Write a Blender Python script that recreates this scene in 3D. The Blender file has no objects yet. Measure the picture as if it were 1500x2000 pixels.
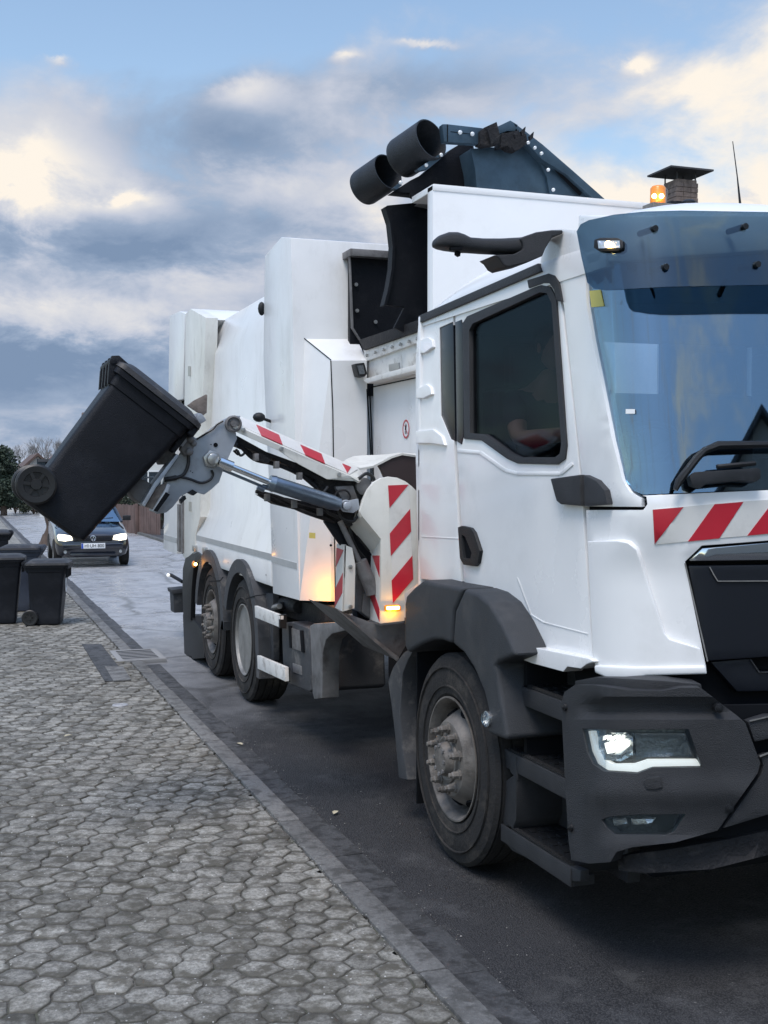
import bpy, bmesh, math, random
from mathutils import Vector, Matrix, noise
from mathutils.geometry import delaunay_2d_cdt
random.seed(7)
R = math.radians
sc = bpy.context.scene
# ---------------------------------------------------------------- camera
FPX = 2320.0; YAW = math.atan(829/2320); PIT = math.atan(71/2320); CH = 1.92
cam = bpy.data.cameras.new('camera'); camo = bpy.data.objects.new('camera', cam)
sc.collection.objects.link(camo); sc.camera = camo
cam.sensor_fit = 'VERTICAL'; cam.sensor_height = 36; cam.lens = FPX/2000*36
cam.clip_start = .05; cam.clip_end = 3000
camo.location = (0, 0, CH); camo.rotation_euler = (R(90)-PIT, 0, -YAW)
sc.render.resolution_x = 768; sc.render.resolution_y = 1024
# ---------------------------------------------------------------- world
SUN_EL, SUN_AZ = 64, 222     # degrees; azimuth clockwise from +Y (behind the camera, to the left)
w = bpy.data.worlds.new('World'); sc.world = w; w.use_nodes = True
def world():
    nt = w.node_tree; nt.nodes.clear(); N = nt.nodes.new; Lk = nt.links.new
    def m(op, a, b=None, c=None, clamp=False):
        n = N('ShaderNodeMath'); n.operation = op; n.use_clamp = clamp
        for i, v in enumerate((a, b, c)):
            if v is None: continue
            if isinstance(v, (int, float)): n.inputs[i].default_value = v
            else: Lk(v, n.inputs[i])
        return n.outputs[0]
    tc = N('ShaderNodeTexCoord'); sep = N('ShaderNodeSeparateXYZ'); Lk(tc.outputs['Generated'], sep.inputs[0])
    x, y, z = sep.outputs
    zz = m('MAXIMUM', z, 0.0)
    den = m('ADD', zz, 0.42)
    u = m('DIVIDE', x, den); v = m('DIVIDE', y, den)
    cb = N('ShaderNodeCombineXYZ'); Lk(u, cb.inputs[0]); Lk(v, cb.inputs[1]); cb.inputs[2].default_value = 3.7
    def nz(scale, det, rough, seedz, dist=0.0, vec=None):
        mp = N('ShaderNodeMapping'); mp.inputs['Location'].default_value = (seedz*1.7, seedz*.6, seedz)
        Lk(vec or cb.outputs[0], mp.inputs[0])
        n = N('ShaderNodeTexNoise'); n.inputs['Scale'].default_value = scale; n.inputs['Detail'].default_value = det
        n.inputs['Roughness'].default_value = rough; n.inputs['Distortion'].default_value = dist
        Lk(mp.outputs[0], n.inputs[0]); return n.outputs[0]
    mid = nz(3.9, 9, .56, 5.1, .3); fine = nz(8.5, 12, .64, 9.2, .3)
    # azimuth (0 = +Y, right positive) and elevation of the direction looked in
    az = m('ARCTAN2', x, y); el = m('ARCSINE', z)
    wn = m('MULTIPLY', m('SUBTRACT', mid, .5), .14); wn2 = m('MULTIPLY', m('SUBTRACT', fine, .5), .12)
    wf = m('MULTIPLY', m('SUBTRACT', fine, .5), .05); wf2 = m('MULTIPLY', m('SUBTRACT', fine, .5), -.035)
    def blob(a0, e0, ra, re):    # soft ellipse in the sky, edges warped by the noise
        sm = re < 1.3
        da = m('DIVIDE', m('SUBTRACT', m('ADD', az, wf if sm else wn), R(a0)), R(ra))
        de = m('DIVIDE', m('SUBTRACT', m('ADD', el, wf2 if sm else wn2), R(e0)), R(re))
        q = m('ADD', m('MULTIPLY', da, da), m('MULTIPLY', de, de))
        return m('EXPONENT', m('MULTIPLY', q, -1.0))
    def acc(lst):
        s = None
        for k, b in lst:
            t = m('MULTIPLY', blob(*b), k); s = t if s is None else m('ADD', s, t)
        return s
    sky = N('ShaderNodeTexSky'); sky.sky_type = 'NISHITA'; sky.sun_disc = False
    sky.sun_elevation = R(SUN_EL); sky.sun_rotation = R(SUN_AZ); sky.dust_density = .6; sky.air_density = 1.2
    sk = N('ShaderNodeMixRGB'); sk.blend_type = 'MULTIPLY'; sk.inputs[0].default_value = 1
    Lk(sky.outputs[0], sk.inputs[1]); sk.inputs[2].default_value = (.152, .150, .146, 1)
    # cloud cover
    cover = acc(COVER); cov = m('ADD', m('ADD', m('MULTIPLY', m('SUBTRACT', mid, .5), 2.6), m('MULTIPLY', m('SUBTRACT', fine, .5), 1.6)), cover)
    mask = N('ShaderNodeMapRange'); mask.interpolation_type = 'SMOOTHSTEP'; Lk(cov, mask.inputs[0])
    mask.inputs[1].default_value = .02; mask.inputs[2].default_value = .85
    # cloud lightness
    lt = m('ADD', m('ADD', m('MULTIPLY', m('SUBTRACT', fine, .5), .85), m('MULTIPLY', m('SUBTRACT', mid, .5), 1.35)), acc(BRIGHT))
    cr = N('ShaderNodeValToRGB'); Lk(m('ADD', lt, .41), cr.inputs[0])
    e = cr.color_ramp.elements; e[0].position = 0; e[0].color = (.17, .24, .36, 1); e[1].position = 1; e[1].color = (.80, .735, .65, 1)
    for p, c in ((.3, (.26, .33, .45, 1)), (.55, (.44, .475, .56, 1)), (.8, (.60, .60, .62, 1))):
        q = e.new(p); q.color = c
    mx = N('ShaderNodeMixRGB'); Lk(mask.outputs[0], mx.inputs[0]); Lk(sk.outputs[0], mx.inputs[1]); Lk(cr.outputs[0], mx.inputs[2])
    # an overcast sky is brighter towards the zenith
    gain = m('ADD', 1.0, m('MULTIPLY', m('MAXIMUM', m('SUBTRACT', zz, .38), 0.0), 1.5))
    bg = N('ShaderNodeBackground'); Lk(mx.outputs[0], bg.inputs[0]); Lk(gain, bg.inputs[1])
    out = N('ShaderNodeOutputWorld'); Lk(bg.outputs[0], out.inputs[0])
# (weight, (azimuth, elevation, half width, half height)) in degrees
COVER = [(.7, (24, 5.5, 30, 5)), (.4, (20, 10, 25, 4)), (.65, (28, 10, 22, 9)), (.7, (6, 7, 18, 6)), (-.36, (4, 21, 10, 3)), (.8, (41, 16, 9, 9)), (.7, (3.5, 13.6, 4, 2.6)), (-.26, (24, 23, 14, 2.5)),
         (.5, (13, 17.6, 2.6, 1.1)), (.45, (21, 17.5, 7, 2)), (.62, (4.7, 18.4, .7, .25)), (.4, (3.5, 19.6, .6, .2)), (.62, (17.9, 19.1, .8, .3)), (.62, (21.8, 19.7, 1.3, .22)), (.62, (31.5, 18.4, .8, .4)),
         (.24, (150, 24, 40, 14)), (-.2, (200, 60, 60, 20)), (.9, (6, 1.0, 34, 2.6)), (.55, (12, 15.6, 6, 2.2))]
BRIGHT = [(.70, (2.8, 13.8, 3.8, 1.9)), (.40, (12.8, 17.7, 2.0, .7)), (.45, (4.7, 18.5, .7, .22)), (.45, (17.9, 19.2, .8, .25)), (.45, (21.8, 19.7, 1.3, .2)), (.45, (31.5, 18.5, .8, .3)), (.45, (7.9, 12.4, 1.8, .35)),
          (.58, (34, 12.5, 11, 4.5)), (.58, (38, 17, 6, 7)), (-.26, (12, 15.8, 4, 1.2)), (-.38, (5, 10.9, 7, 1.0)), (-.50, (4.5, 4.9, 8, 1.6)), (.16, (15, 13.6, 4, 1.1)),
          (.26, (3, 7.7, 6, .6)), (.26, (11.6, 8.9, 3, .9)), (.16, (11, 6.8, 6, .7)), (-.22, (22, 18.2, 5, 1.0)), (.30, (25, 13.5, 8, 3)), (-.1, (4, 1, 30, 2)), (.25, (200, 60, 80, 40)), (.50, (150, 24, 40, 14))]
world()
sun = bpy.data.lights.new('sun', 'SUN'); suno = bpy.data.objects.new('sun', sun); sc.collection.objects.link(suno)
sun.energy = 2.0; sun.angle = R(25); sun.color = (1, .935, .87)
sd = Vector((math.sin(R(SUN_AZ))*math.cos(R(SUN_EL)), math.cos(R(SUN_AZ))*math.cos(R(SUN_EL)), math.sin(R(SUN_EL))))
suno.rotation_euler = sd.to_track_quat('Z', 'Y').to_euler()
vs = sc.view_settings; vs.view_transform = 'Standard'; vs.look = 'None'; vs.exposure = 0.32; vs.gamma = 1; vs.use_curve_mapping = False
# ---------------------------------------------------------------- measuring: where a line of sight meets a real surface
FW = Vector((math.sin(YAW)*math.cos(PIT), math.cos(YAW)*math.cos(PIT), -math.sin(PIT)))
RT = Vector((math.cos(YAW), -math.sin(YAW), 0)); UPV = RT.cross(FW); CAM = Vector((0, 0, CH))
def ray(px, py): return FW + RT*((px-750)/FPX) + UPV*(-(py-1000)/FPX)
def U(px, py, x=None, y=None, z=None):
    d = ray(px, py)
    t = x/d.x if x is not None else (y/d.y if y is not None else (z-CH)/d.z)
    return CAM + d*t
def PX(c): return lambda px, py, off=0: U(px, py, x=c-off)
def PY(c): return lambda px, py, off=0: U(px, py, y=c-off)
def PZ(c): return lambda px, py, off=0: U(px, py, z=c+off)
def PV(p, q):            # vertical plane through two plan points, off = towards the camera
    p = Vector((*p, 0)); q = Vector((*q, 0)); n = Vector((q.y-p.y, p.x-q.x, 0)).normalized()
    if n.dot(CAM-p) < 0: n = -n
    def f(px, py, off=0):
        d = ray(px, py); t = (p+n*off-CAM).dot(n)/d.dot(n); return CAM+d*t
    return f
XC = 3.50
def box_sd(p, xs, yf, r):
    a = xs - p.x + r; b = yf - p.y + r
    return min(max(a, b), 0) + math.hypot(max(a, 0), max(b, 0)) - r
def cab_sd(p):
    z = p.z; k = min(1.2, abs(XC-p.x)/1.1)
    lean = 0.0 if z < 1.82 else (z-1.82)*.20
    t_ = min(1, max(0, (z-1.52)/.26)); r_ = .27-.13*t_*t_*(3-2*t_)
    return box_sd(p, 2.40 + max(0, z-2.1)*.035, 3.70 + lean + .16*k*k, r_)
def bump_sd(p):
    k = min(1.2, abs(XC-p.x)/1.22)
    return box_sd(p, 2.275, 3.52 + .22*k*k, .22)
def SURF(sdf, t0=3.0, t1=9.0):
    def f(px, py, off=0):
        d = ray(px, py); t = t0; pv = t
        while t < t1:
            s = sdf(CAM+d*t) - off
            if s < 0: break
            pv = t; t += max(.004, s*.6)
        else: return CAM+d*t1
        a, b = pv, t
        for _ in range(18):
            mm = (a+b)/2
            if sdf(CAM+d*mm)-off < 0: b = mm
            else: a = mm
        return CAM+d*((a+b)/2)
    return f
S = SURF(cab_sd); SB = SURF(bump_sd)
_cc = {}
def CX(surf, py, off=0):
    """where the truck's middle plane lies on the surface, seen at that height"""
    k = (id(surf), py)
    if k in _cc: return _cc[k]
    a, b = 1300, 2200
    for _ in range(22):
        mm = (a+b)/2
        if surf(mm, py).x > XC: b = mm
        else: a = mm
    _cc[k] = a; return a
# ---------------------------------------------------------------- materials
M = {}
def mat(name, col, rough=.5, metal=0, spec=.5, var=0, vscale=8, bump=0, bscale=60, coat=0, dirt=None, dscale=3, damt=.4, emit=None, estr=0, rvar=0, col2=None, stretch=None):
    m_ = bpy.data.materials.new(name); m_.use_nodes = True; nt = m_.node_tree; N = nt.nodes.new; Lk = nt.links.new
    b = nt.nodes['Principled BSDF']; b.inputs['Base Color'].default_value = (*col, 1); b.inputs['Roughness'].default_value = rough
    b.inputs['Metallic'].default_value = metal; b.inputs['Specular IOR Level'].default_value = spec; b.inputs['Coat Weight'].default_value = coat
    b.inputs['Coat Roughness'].default_value = .12
    tc = N('ShaderNodeTexCoord'); src = tc.outputs['Object']
    if stretch:
        mp = N('ShaderNodeMapping'); mp.inputs['Scale'].default_value = stretch; Lk(src, mp.inputs[0]); st = mp.outputs[0]
    else: st = src
    cur = None
    def noi(sc_, det=6, v=src, ro=.6):
        n = N('ShaderNodeTexNoise'); n.inputs['Scale'].default_value = sc_; n.inputs['Detail'].default_value = det; n.inputs['Roughness'].default_value = ro
        Lk(v, n.inputs[0]); return n.outputs[0]
    def mixc(f, a, bcol):
        n = N('ShaderNodeMixRGB'); Lk(f, n.inputs[0])
        for i, c in ((1, a), (2, bcol)):
            if isinstance(c, tuple): n.inputs[i].default_value = (*c, 1)
            else: Lk(c, n.inputs[i])
        return n.outputs[0]
    def rng(v, a, c, lo=0, hi=1):
        n = N('ShaderNodeMapRange'); Lk(v, n.inputs[0]); n.inputs[1].default_value = a; n.inputs[2].default_value = c
        n.inputs[3].default_value = lo; n.inputs[4].default_value = hi; return n.outputs[0]
    if var or col2:
        c2 = col2 or tuple(max(0, c*(1-var)) for c in col)
        cur = mixc(rng(noi(vscale), .35, .68), tuple(min(1, c*(1+var*.5)) for c in col), c2)
    if dirt:
        cur = mixc(rng(noi(dscale, 9, st, .68), .52, .75, 0, damt), cur or col, dirt)
    if cur: Lk(cur, b.inputs['Base Color'])
    if rvar: Lk(rng(noi(vscale*.7), .3, .7, max(0.02, rough-rvar), min(1, rough+rvar)), b.inputs['Roughness'])
    if bump:
        bn = N('ShaderNodeBump'); bn.inputs['Strength'].default_value = bump; bn.inputs['Distance'].default_value = .01
        Lk(noi(bscale, 5), bn.inputs['Height']); Lk(bn.outputs[0], b.inputs['Normal'])
    if emit: b.inputs['Emission Color'].default_value = (*emit, 1); b.inputs['Emission Strength'].default_value = estr
    M[name] = m_; return m_
def glass(name, tint, refl, rough=.02, base=.0):
    m_ = bpy.data.materials.new(name); m_.use_nodes = True; nt = m_.node_tree; nt.nodes.clear(); N = nt.nodes.new; Lk = nt.links.new
    tr = N('ShaderNodeBsdfTransparent'); tr.inputs[0].default_value = (*tint, 1)
    gl = N('ShaderNodeBsdfGlossy'); gl.inputs['Roughness'].default_value = rough; gl.inputs[0].default_value = (.66, .85, 1, 1)
    lw = N('ShaderNodeLayerWeight'); lw.inputs[0].default_value = .22
    mr = N('ShaderNodeMapRange'); Lk(lw.outputs['Fresnel'], mr.inputs[0]); mr.inputs[3].default_value = base; mr.inputs[4].default_value = refl; mr.inputs[1].default_value=0
    mx = N('ShaderNodeMixShader'); Lk(mr.outputs[0], mx.inputs[0]); Lk(tr.outputs[0], mx.inputs[1]); Lk(gl.outputs[0], mx.inputs[2])
    o = N('ShaderNodeOutputMaterial'); Lk(mx.outputs[0], o.inputs[0]); M[name] = m_; return m_
mat('cab_white', (.80, .80, .795), .30, coat=.4, var=.03, vscale=2, dirt=(.50, .49, .47), dscale=2.2, damt=.28, rvar=.05)
mat('body_white', (.75, .75, .745), .34, coat=.18, var=.05, vscale=3, dirt=(.40, .385, .35), dscale=2.6, damt=.45, rvar=.08, stretch=(1, 1, .35))
mat('cream_white', (.70, .69, .64), .38, var=.07, vscale=5, dirt=(.33, .30, .25), dscale=7, damt=.45, stretch=(1, 1, .4))
mat('worn_white', (.68, .67, .64), .45, var=.1, vscale=6, dirt=(.16, .13, .11), dscale=11, damt=.85, bump=.1, bscale=40)
mat('grey_line', (.36, .37, .37), .5, var=.08)
mat('seam', (.008, .009, .011), .8, spec=.08)
mat('dark_plastic', (.027, .0285, .032), .5, spec=.38, bump=.7, bscale=260, var=.2, vscale=6, dirt=(.055, .055, .056), dscale=5, damt=.35)
mat('fender_plastic', (.030, .033, .038), .55, spec=.4, bump=.5, bscale=300, var=.2, vscale=5, dirt=(.085, .082, .08), dscale=4, damt=.6)
mat('dusty_plastic', (.045, .047, .052), .7, spec=.35, bump=.3, bscale=120, var=.2, vscale=6, dirt=(.20, .19, .18), dscale=6, damt=.8)
mat('black_plastic', (.009, .010, .012), .45, spec=.35, bump=.3, bscale=400, var=.15)
mat('grille_panel', (.008, .010, .015), .4, spec=.3, bump=.2, bscale=500, coat=.1)
mat('gloss_black', (.006, .008, .012), .25, spec=.3)
mat('black_steel', (.005, .006, .009), .55, spec=.18, bump=.3, bscale=90, dirt=(.03, .03, .034), dscale=9, damt=.35)
mat('blue_steel', (.050, .088, .125), .42, metal=.3, var=.35, vscale=5, dirt=(.025, .03, .035), dscale=4, damt=.6, bump=.1, bscale=60)
mat('pipe_black', (.022, .026, .032), .5, spec=.4, bump=.5, bscale=120, var=.3, vscale=12)
mat('grey_steel', (.36, .39, .43), .42, metal=.25, var=.12, vscale=7, dirt=(.14, .13, .13), dscale=6, damt=.7)
mat('dirty_steel', (.17, .165, .165), .6, metal=.2, var=.3, vscale=9, dirt=(.05, .042, .038), dscale=8, damt=.9, bump=.25, bscale=60)
mat('rust_steel', (.20, .165, .14), .7, var=.3, vscale=20, dirt=(.07, .045, .035), dscale=10, damt=.8, bump=.3, bscale=70)
mat('grimy_black', (.012, .012, .014), .65, spec=.3, bump=.8, bscale=60, dirt=(.055, .05, .048), dscale=15, damt=.7)
mat('blue_grey_metal', (.22, .27, .33), .28, metal=.85, var=.15, vscale=10, dirt=(.06, .06, .07), dscale=9, damt=.5)
mat('chrome', (.75, .78, .8), .08, metal=1)
mat('bolt', (.42, .42, .41), .35, metal=.8)
mat('tire', (.022, .021, .021), .85, spec=.3, bump=.6, bscale=60, dirt=(.085, .074, .063), dscale=5, damt=.85, var=.2)
mat('rim', (.165, .150, .136), .6, metal=.35, bump=.3, bscale=50, var=.35, vscale=9, dirt=(.05, .042, .036), dscale=9, damt=.9)
mat('rim_light', (.24, .235, .225), .5, metal=.3, bump=.2, bscale=50, var=.25, vscale=7, dirt=(.10, .095, .09), dscale=5, damt=.8)
mat('red_film', (.47, .018, .035), .35, var=.05, vscale=5, dirt=(.2, .02, .02), dscale=9, damt=.3)
mat('white_film', (.66, .65, .62), .38, var=.05, vscale=5, dirt=(.4, .38, .35), dscale=9, damt=.4)
mat('amber_on', (1, .45, .05), .3, emit=(1, .42, .05), estr=5)
mat('amber_hot', (1, .8, .4), .3, emit=(1, .62, .22), estr=14)
mat('amber_lens', (.65, .22, .03), .25, emit=(1, .33, .04), estr=.15)
mat('led_white', (1, 1, 1), .3, emit=(1, .98, .9), estr=.5)
mat('led_hot', (1, 1, 1), .3, emit=(1, .97, .85), estr=1.8)
mat('reflector', (.55, .56, .57), .18, metal=.9, bump=.6, bscale=40)
mat('reflector_dark', (.16, .17, .18), .2, metal=.7, bump=.5, bscale=60)
mat('seat_fabric', (.06, .065, .075), .9)
mat('interior', (.014, .015, .018), .8)
mat('interior_light', (.22, .24, .26), .8)
mat('shade_band', (.020, .021, .022), .7, bump=.3, bscale=300)
mat('skin', (.42, .24, .17), .5)
mat('hair', (.03, .022, .016), .8)
mat('shirt', (.02, .025, .035), .85)
mat('sticker_yellow', (.55, .50, .14), .6)
mat('sticker_white', (.75, .76, .76), .5)
mat('hose', (.010, .010, .011), .45)
glass('windscreen_glass', (.52, .60, .66), .72, base=.24)
glass('side_glass', (.62, .63, .65), .05, base=.012)
glass('far_glass', (.35, .38, .42), .05, base=.0)
glass('visor_glass', (.30, .38, .42), .45, base=.07)
glass('lamp_glass', (.90, .92, .92), .5, base=.04)
glass('car_glass', (.35, .42, .46), .9, base=.35)
# ---------------------------------------------------------------- builders
def tag(o, label=None, cat=None, group=None, kind=None):
    if label: o['label'] = label
    if cat: o['category'] = cat
    if group: o['group'] = group
    if kind: o['kind'] = kind
    return o
def thing(name, loc, label, cat, group=None, rot=None):
    o = bpy.data.objects.new(name, None); sc.collection.objects.link(o); o.location = loc; o.empty_display_size = .2
    if rot: o.rotation_euler = rot
    return tag(o, label, cat, group)
def root_loc(p):
    while p.parent: p = p.parent
    return Vector(p.location)
def convex(o): return o
class MB:
    def __init__(s): s.v = []; s.f = []; s.m = []; s.twin = None
    def add(s, vs_, fs_, mi=0):
        b = len(s.v); s.v += [tuple(q) for q in vs_]; s.f += [tuple(b+i for i in f) for f in fs_]; s.m += [mi]*len(fs_); return s
    def box(s, a, b, mi=0, mtx=None):
        x0, y0, z0 = a; x1, y1, z1 = b
        vs_ = [Vector(p) for p in ((x0,y0,z0),(x1,y0,z0),(x1,y1,z0),(x0,y1,z0),(x0,y0,z1),(x1,y0,z1),(x1,y1,z1),(x0,y1,z1))]
        if mtx: vs_ = [mtx @ q for q in vs_]
        return s.add(vs_, [(0,3,2,1),(4,5,6,7),(0,1,5,4),(1,2,6,5),(2,3,7,6),(3,0,4,7)], mi)
    def prism(s, pts, d, mi=0):        # pts: planar 3-D loop, d: extrusion vector
        n = len(pts); pts = [Vector(p) for p in pts]; d = Vector(d)
        nn = Vector((0,0,0))
        for i in range(n): nn += pts[i].cross(pts[(i+1) % n])
        if nn.dot(d) > 0: pts = pts[::-1]
        vs_ = pts + [p+d for p in pts]
        return s.add(vs_, [tuple(range(n)), tuple(range(2*n-1, n-1, -1))] + [(i, i+n, (i+1) % n+n, (i+1) % n)[::-1][::-1] for i in range(n)], mi)
    def plate(s, pts, surf, th, off=0, mi=0, d=None):
        q = [surf(px, py, off) for px, py in pts]
        if d is None:
            c = sum(q, Vector())/len(q); a, b = surf(pts[0][0], pts[0][1], off), surf(pts[0][0], pts[0][1], off+.5)
            nn = Vector((0,0,0))
            for i in range(len(q)): nn += (q[i]-c).cross(q[(i+1) % len(q)]-c)
            nn.normalize()
            if nn.dot(CAM-c) > 0: nn = -nn
            d = nn*th
        return s.prism(q, d, mi)
    def patch(s, outer, surf, off=0, th=.02, holes=(), step=26, mi=0, rel=None, sym=False, eps=None):
        loops = [outer]+list(holes); vs2 = []; ed = []; fc = []
        for lp in loops:
            dl = []
            for i, p in enumerate(lp):
                q = lp[(i+1) % len(lp)]; n = max(1, int(math.hypot(q[0]-p[0], q[1]-p[1])/step))
                for k in range(n): dl.append((p[0]+(q[0]-p[0])*k/n, p[1]+(q[1]-p[1])*k/n))
            b = len(vs2); vs2 += [Vector(p) for p in dl]; idx = list(range(b, b+len(dl)))
            ed += [(idx[i], idx[(i+1) % len(idx)]) for i in range(len(idx))]
        def inside(p, lp):
            c = False; n = len(lp)
            for i in range(n):
                a, b_ = lp[i], lp[(i+1) % n]
                if (a[1] > p[1]) != (b_[1] > p[1]) and p[0] < (b_[0]-a[0])*(p[1]-a[1])/(b_[1]-a[1])+a[0]: c = not c
            return c
        xs = [p[0] for p in outer]; ys = [p[1] for p in outer]
        nb = len(vs2)
        gx = min(xs)+step*.5
        while gx < max(xs):
            gy = min(ys)+step*.5
            while gy < max(ys):
                p = (gx, gy)
                if inside(p, outer) and not any(inside(p, h) for h in holes):
                    if min((vs2[i]-Vector(p)).length for i in range(nb)) > step*.45: vs2.append(Vector(p))
                gy += step
            gx += step
        V2, _, F2, *_r = delaunay_2d_cdt(vs2, ed, [], 1, 1e-4)
        F2 = [f for f in F2 if inside(tuple(sum((V2[i] for i in f), Vector((0, 0)))/len(f)), outer) and not any(inside(tuple(sum((V2[i] for i in f), Vector((0, 0)))/len(f)), h) for h in holes)]
        P3 = []; B3 = []
        for p in V2:
            r_ = rel(p.x, p.y) if rel else 0
            q = surf(p.x, p.y, off+r_); P3.append(q)
            e1 = surf(p.x+2, p.y, off)-surf(p.x-2, p.y, off); e2 = surf(p.x, p.y+2, off)-surf(p.x, p.y-2, off)
            n = e1.cross(e2); n.normalize()
            if n.dot(CAM-q) < 0: n = -n
            B3.append(q-n*th)
        used = sorted({i for f in F2 for i in f}); mp = {o: k for k, o in enumerate(used)}; n = len(used)
        fs_ = []; cnt = {}
        for f in F2:
            g = [mp[i] for i in f]
            c = P3[f[0]]; nn = (P3[f[1]]-c).cross(P3[f[2]]-c)
            if nn.dot(CAM-c) < 0: g = g[::-1]
            fs_.append(tuple(g))
            for i in range(len(g)):
                a, b_ = g[i], g[(i+1) % len(g)]; cnt[(a, b_)] = 1
        front = list(fs_)
        fs_ += [tuple(i+n for i in g[::-1]) for g in front]
        for (a, b_) in cnt:
            if (b_, a) not in cnt: fs_.append((b_, a, a+n, b_+n))
        vs_ = [P3[i] for i in used]+[B3[i] for i in used]
        if sym:
            for q in vs_:
                if q.x > XC: q.x = XC
        s.add(vs_, fs_, mi)
        if sym:
            t_ = s
            if max(q.x for q in vs_) < XC-.03:      # does not reach the middle: the other side is a piece of its own
                if s.twin is None: s.twin = MB()
                t_ = s.twin
            t_.add([Vector((2*XC-q.x, q.y, q.z)) for q in vs_], [f[::-1] for f in fs_], mi)
        return s
    def tube(s, pts, r, seg=8, mi=0, caps=True):
        pts = [Vector(p) for p in pts]; rs = r if isinstance(r, (list, tuple)) else [r]*len(pts)
        vs_ = []; up = None
        for i, p in enumerate(pts):
            t = (pts[min(i+1, len(pts)-1)]-pts[max(i-1, 0)]).normalized()
            if up is None: up = t.orthogonal().normalized()
            up = (up - t*up.dot(t)).normalized(); sd_ = t.cross(up)
            vs_ += [p+(up*math.cos(2*math.pi*k/seg)+sd_*math.sin(2*math.pi*k/seg))*rs[i] for k in range(seg)]
        fs_ = [(i*seg+k, i*seg+(k+1) % seg, (i+1)*seg+(k+1) % seg, (i+1)*seg+k) for i in range(len(pts)-1) for k in range(seg)]
        if caps: fs_ += [tuple(range(seg-1, -1, -1)), tuple((len(pts)-1)*seg+k for k in range(seg))]
        return s.add(vs_, fs_, mi)
    def curve(s, pts, r, seg=8, mi=0, n=6):
        pts = [Vector(p) for p in pts]; P_ = [2*pts[0]-pts[1]]+pts+[2*pts[-1]-pts[-2]]; o = []
        for i in range(1, len(P_)-2):
            a, b, c, d = P_[i-1:i+3]
            for k in range(n):
                t = k/n; o.append(.5*((2*b)+(c-a)*t+(2*a-5*b+4*c-d)*t*t+(-a+3*b-3*c+d)*t**3))
        o.append(pts[-1]); return s.tube(o, r, seg, mi)
    def lathe(s, prof, org, axis, seg=48, mi=0, closed=False):   # prof: (along axis, radius)
        ax = Vector(axis).normalized(); u_ = ax.orthogonal().normalized()
        if abs(ax.x) > .9: u_ = Vector((0, 0, 1))
        v_ = ax.cross(u_); o = Vector(org)
        vs_ = [o+ax*a+(u_*math.cos(2*math.pi*k/seg)+v_*math.sin(2*math.pi*k/seg))*r for a, r in prof for k in range(seg)]
        n = len(prof); fs_ = [(i*seg+k, (i+1)*seg+k, (i+1)*seg+(k+1) % seg, i*seg+(k+1) % seg) for i in range(n-1) for k in range(seg)]
        if closed: fs_ += [((n-1)*seg+k, k, (k+1) % seg, (n-1)*seg+(k+1) % seg) for k in range(seg)]
        else:
            if prof[0][1] > 1e-4: fs_.append(tuple(range(seg)))
            if prof[-1][1] > 1e-4: fs_.append(tuple((n-1)*seg+k for k in range(seg-1, -1, -1)))
        return s.add(vs_, fs_, mi)
    def disc(s, c, n, r, th, seg=16, mi=0): return s.tube([Vector(c), Vector(c)+Vector(n).normalized()*th], r, seg, mi)
    def ball(s, c, r, mi=0, seg=12, sq=(1, 1, 1)):
        c = Vector(c); rg = seg//2; vs_ = []
        for i in range(rg+1):
            a = math.pi*i/rg
            for k in range(seg):
                b = 2*math.pi*k/seg; vs_.append(c+Vector((math.sin(a)*math.cos(b)*sq[0], math.sin(a)*math.sin(b)*sq[1], math.cos(a)*sq[2]))*r)
        return s.add(vs_, [(i*seg+k, (i+1)*seg+k, (i+1)*seg+(k+1) % seg, i*seg+(k+1) % seg) for i in range(rg) for k in range(seg)], mi)
    def build(s, name, mats, parent=None, bevel=0, ang=35, local=False, smooth=True, bseg=2, label=None):
        me = bpy.data.meshes.new(name); off = Vector() if (local or parent is None) else root_loc(parent)
        me.from_pydata([(Vector(q)-off)[:] for q in s.v], [], s.f)
        if isinstance(mats, str): mats = [mats]
        for m_ in mats: me.materials.append(M[m_])
        for p, mi in zip(me.polygons, s.m): p.material_index = mi
        bm = bmesh.new(); bm.from_mesh(me)
        bmesh.ops.remove_doubles(bm, verts=bm.verts, dist=1e-5)
        bmesh.ops.recalc_face_normals(bm, faces=bm.faces)
        if bevel:
            bm.edges.ensure_lookup_table()
            es = [e for e in bm.edges if len(e.link_faces) == 2 and e.calc_face_angle(0) > R(40)]
            bmesh.ops.bevel(bm, geom=es, offset=bevel, segments=bseg, profile=.6, affect='EDGES', clamp_overlap=True)
        if smooth:
            for f in bm.faces: f.smooth = True
            for e in bm.edges:
                if len(e.link_faces) != 2 or e.calc_face_angle(0) > R(ang): e.smooth = False
        bm.to_mesh(me); bm.free()
        if name in ('hose_clip', 'looped_hose', 'mud_flap', 'panel_bulge', 'pressed_line', 'beam_bracket', 'window_bar', 'hand_hole', 'gripper_pad', 'lift_link') and local != 'x': return s.pieces(name, me, parent)
        o = bpy.data.objects.new(name, me); sc.collection.objects.link(o)
        if parent: o.parent = parent
        if label: o['label'] = label
        if s.twin: s.twin.build(name, mats, parent, bevel, ang, local, smooth, bseg)
        return o
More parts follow.
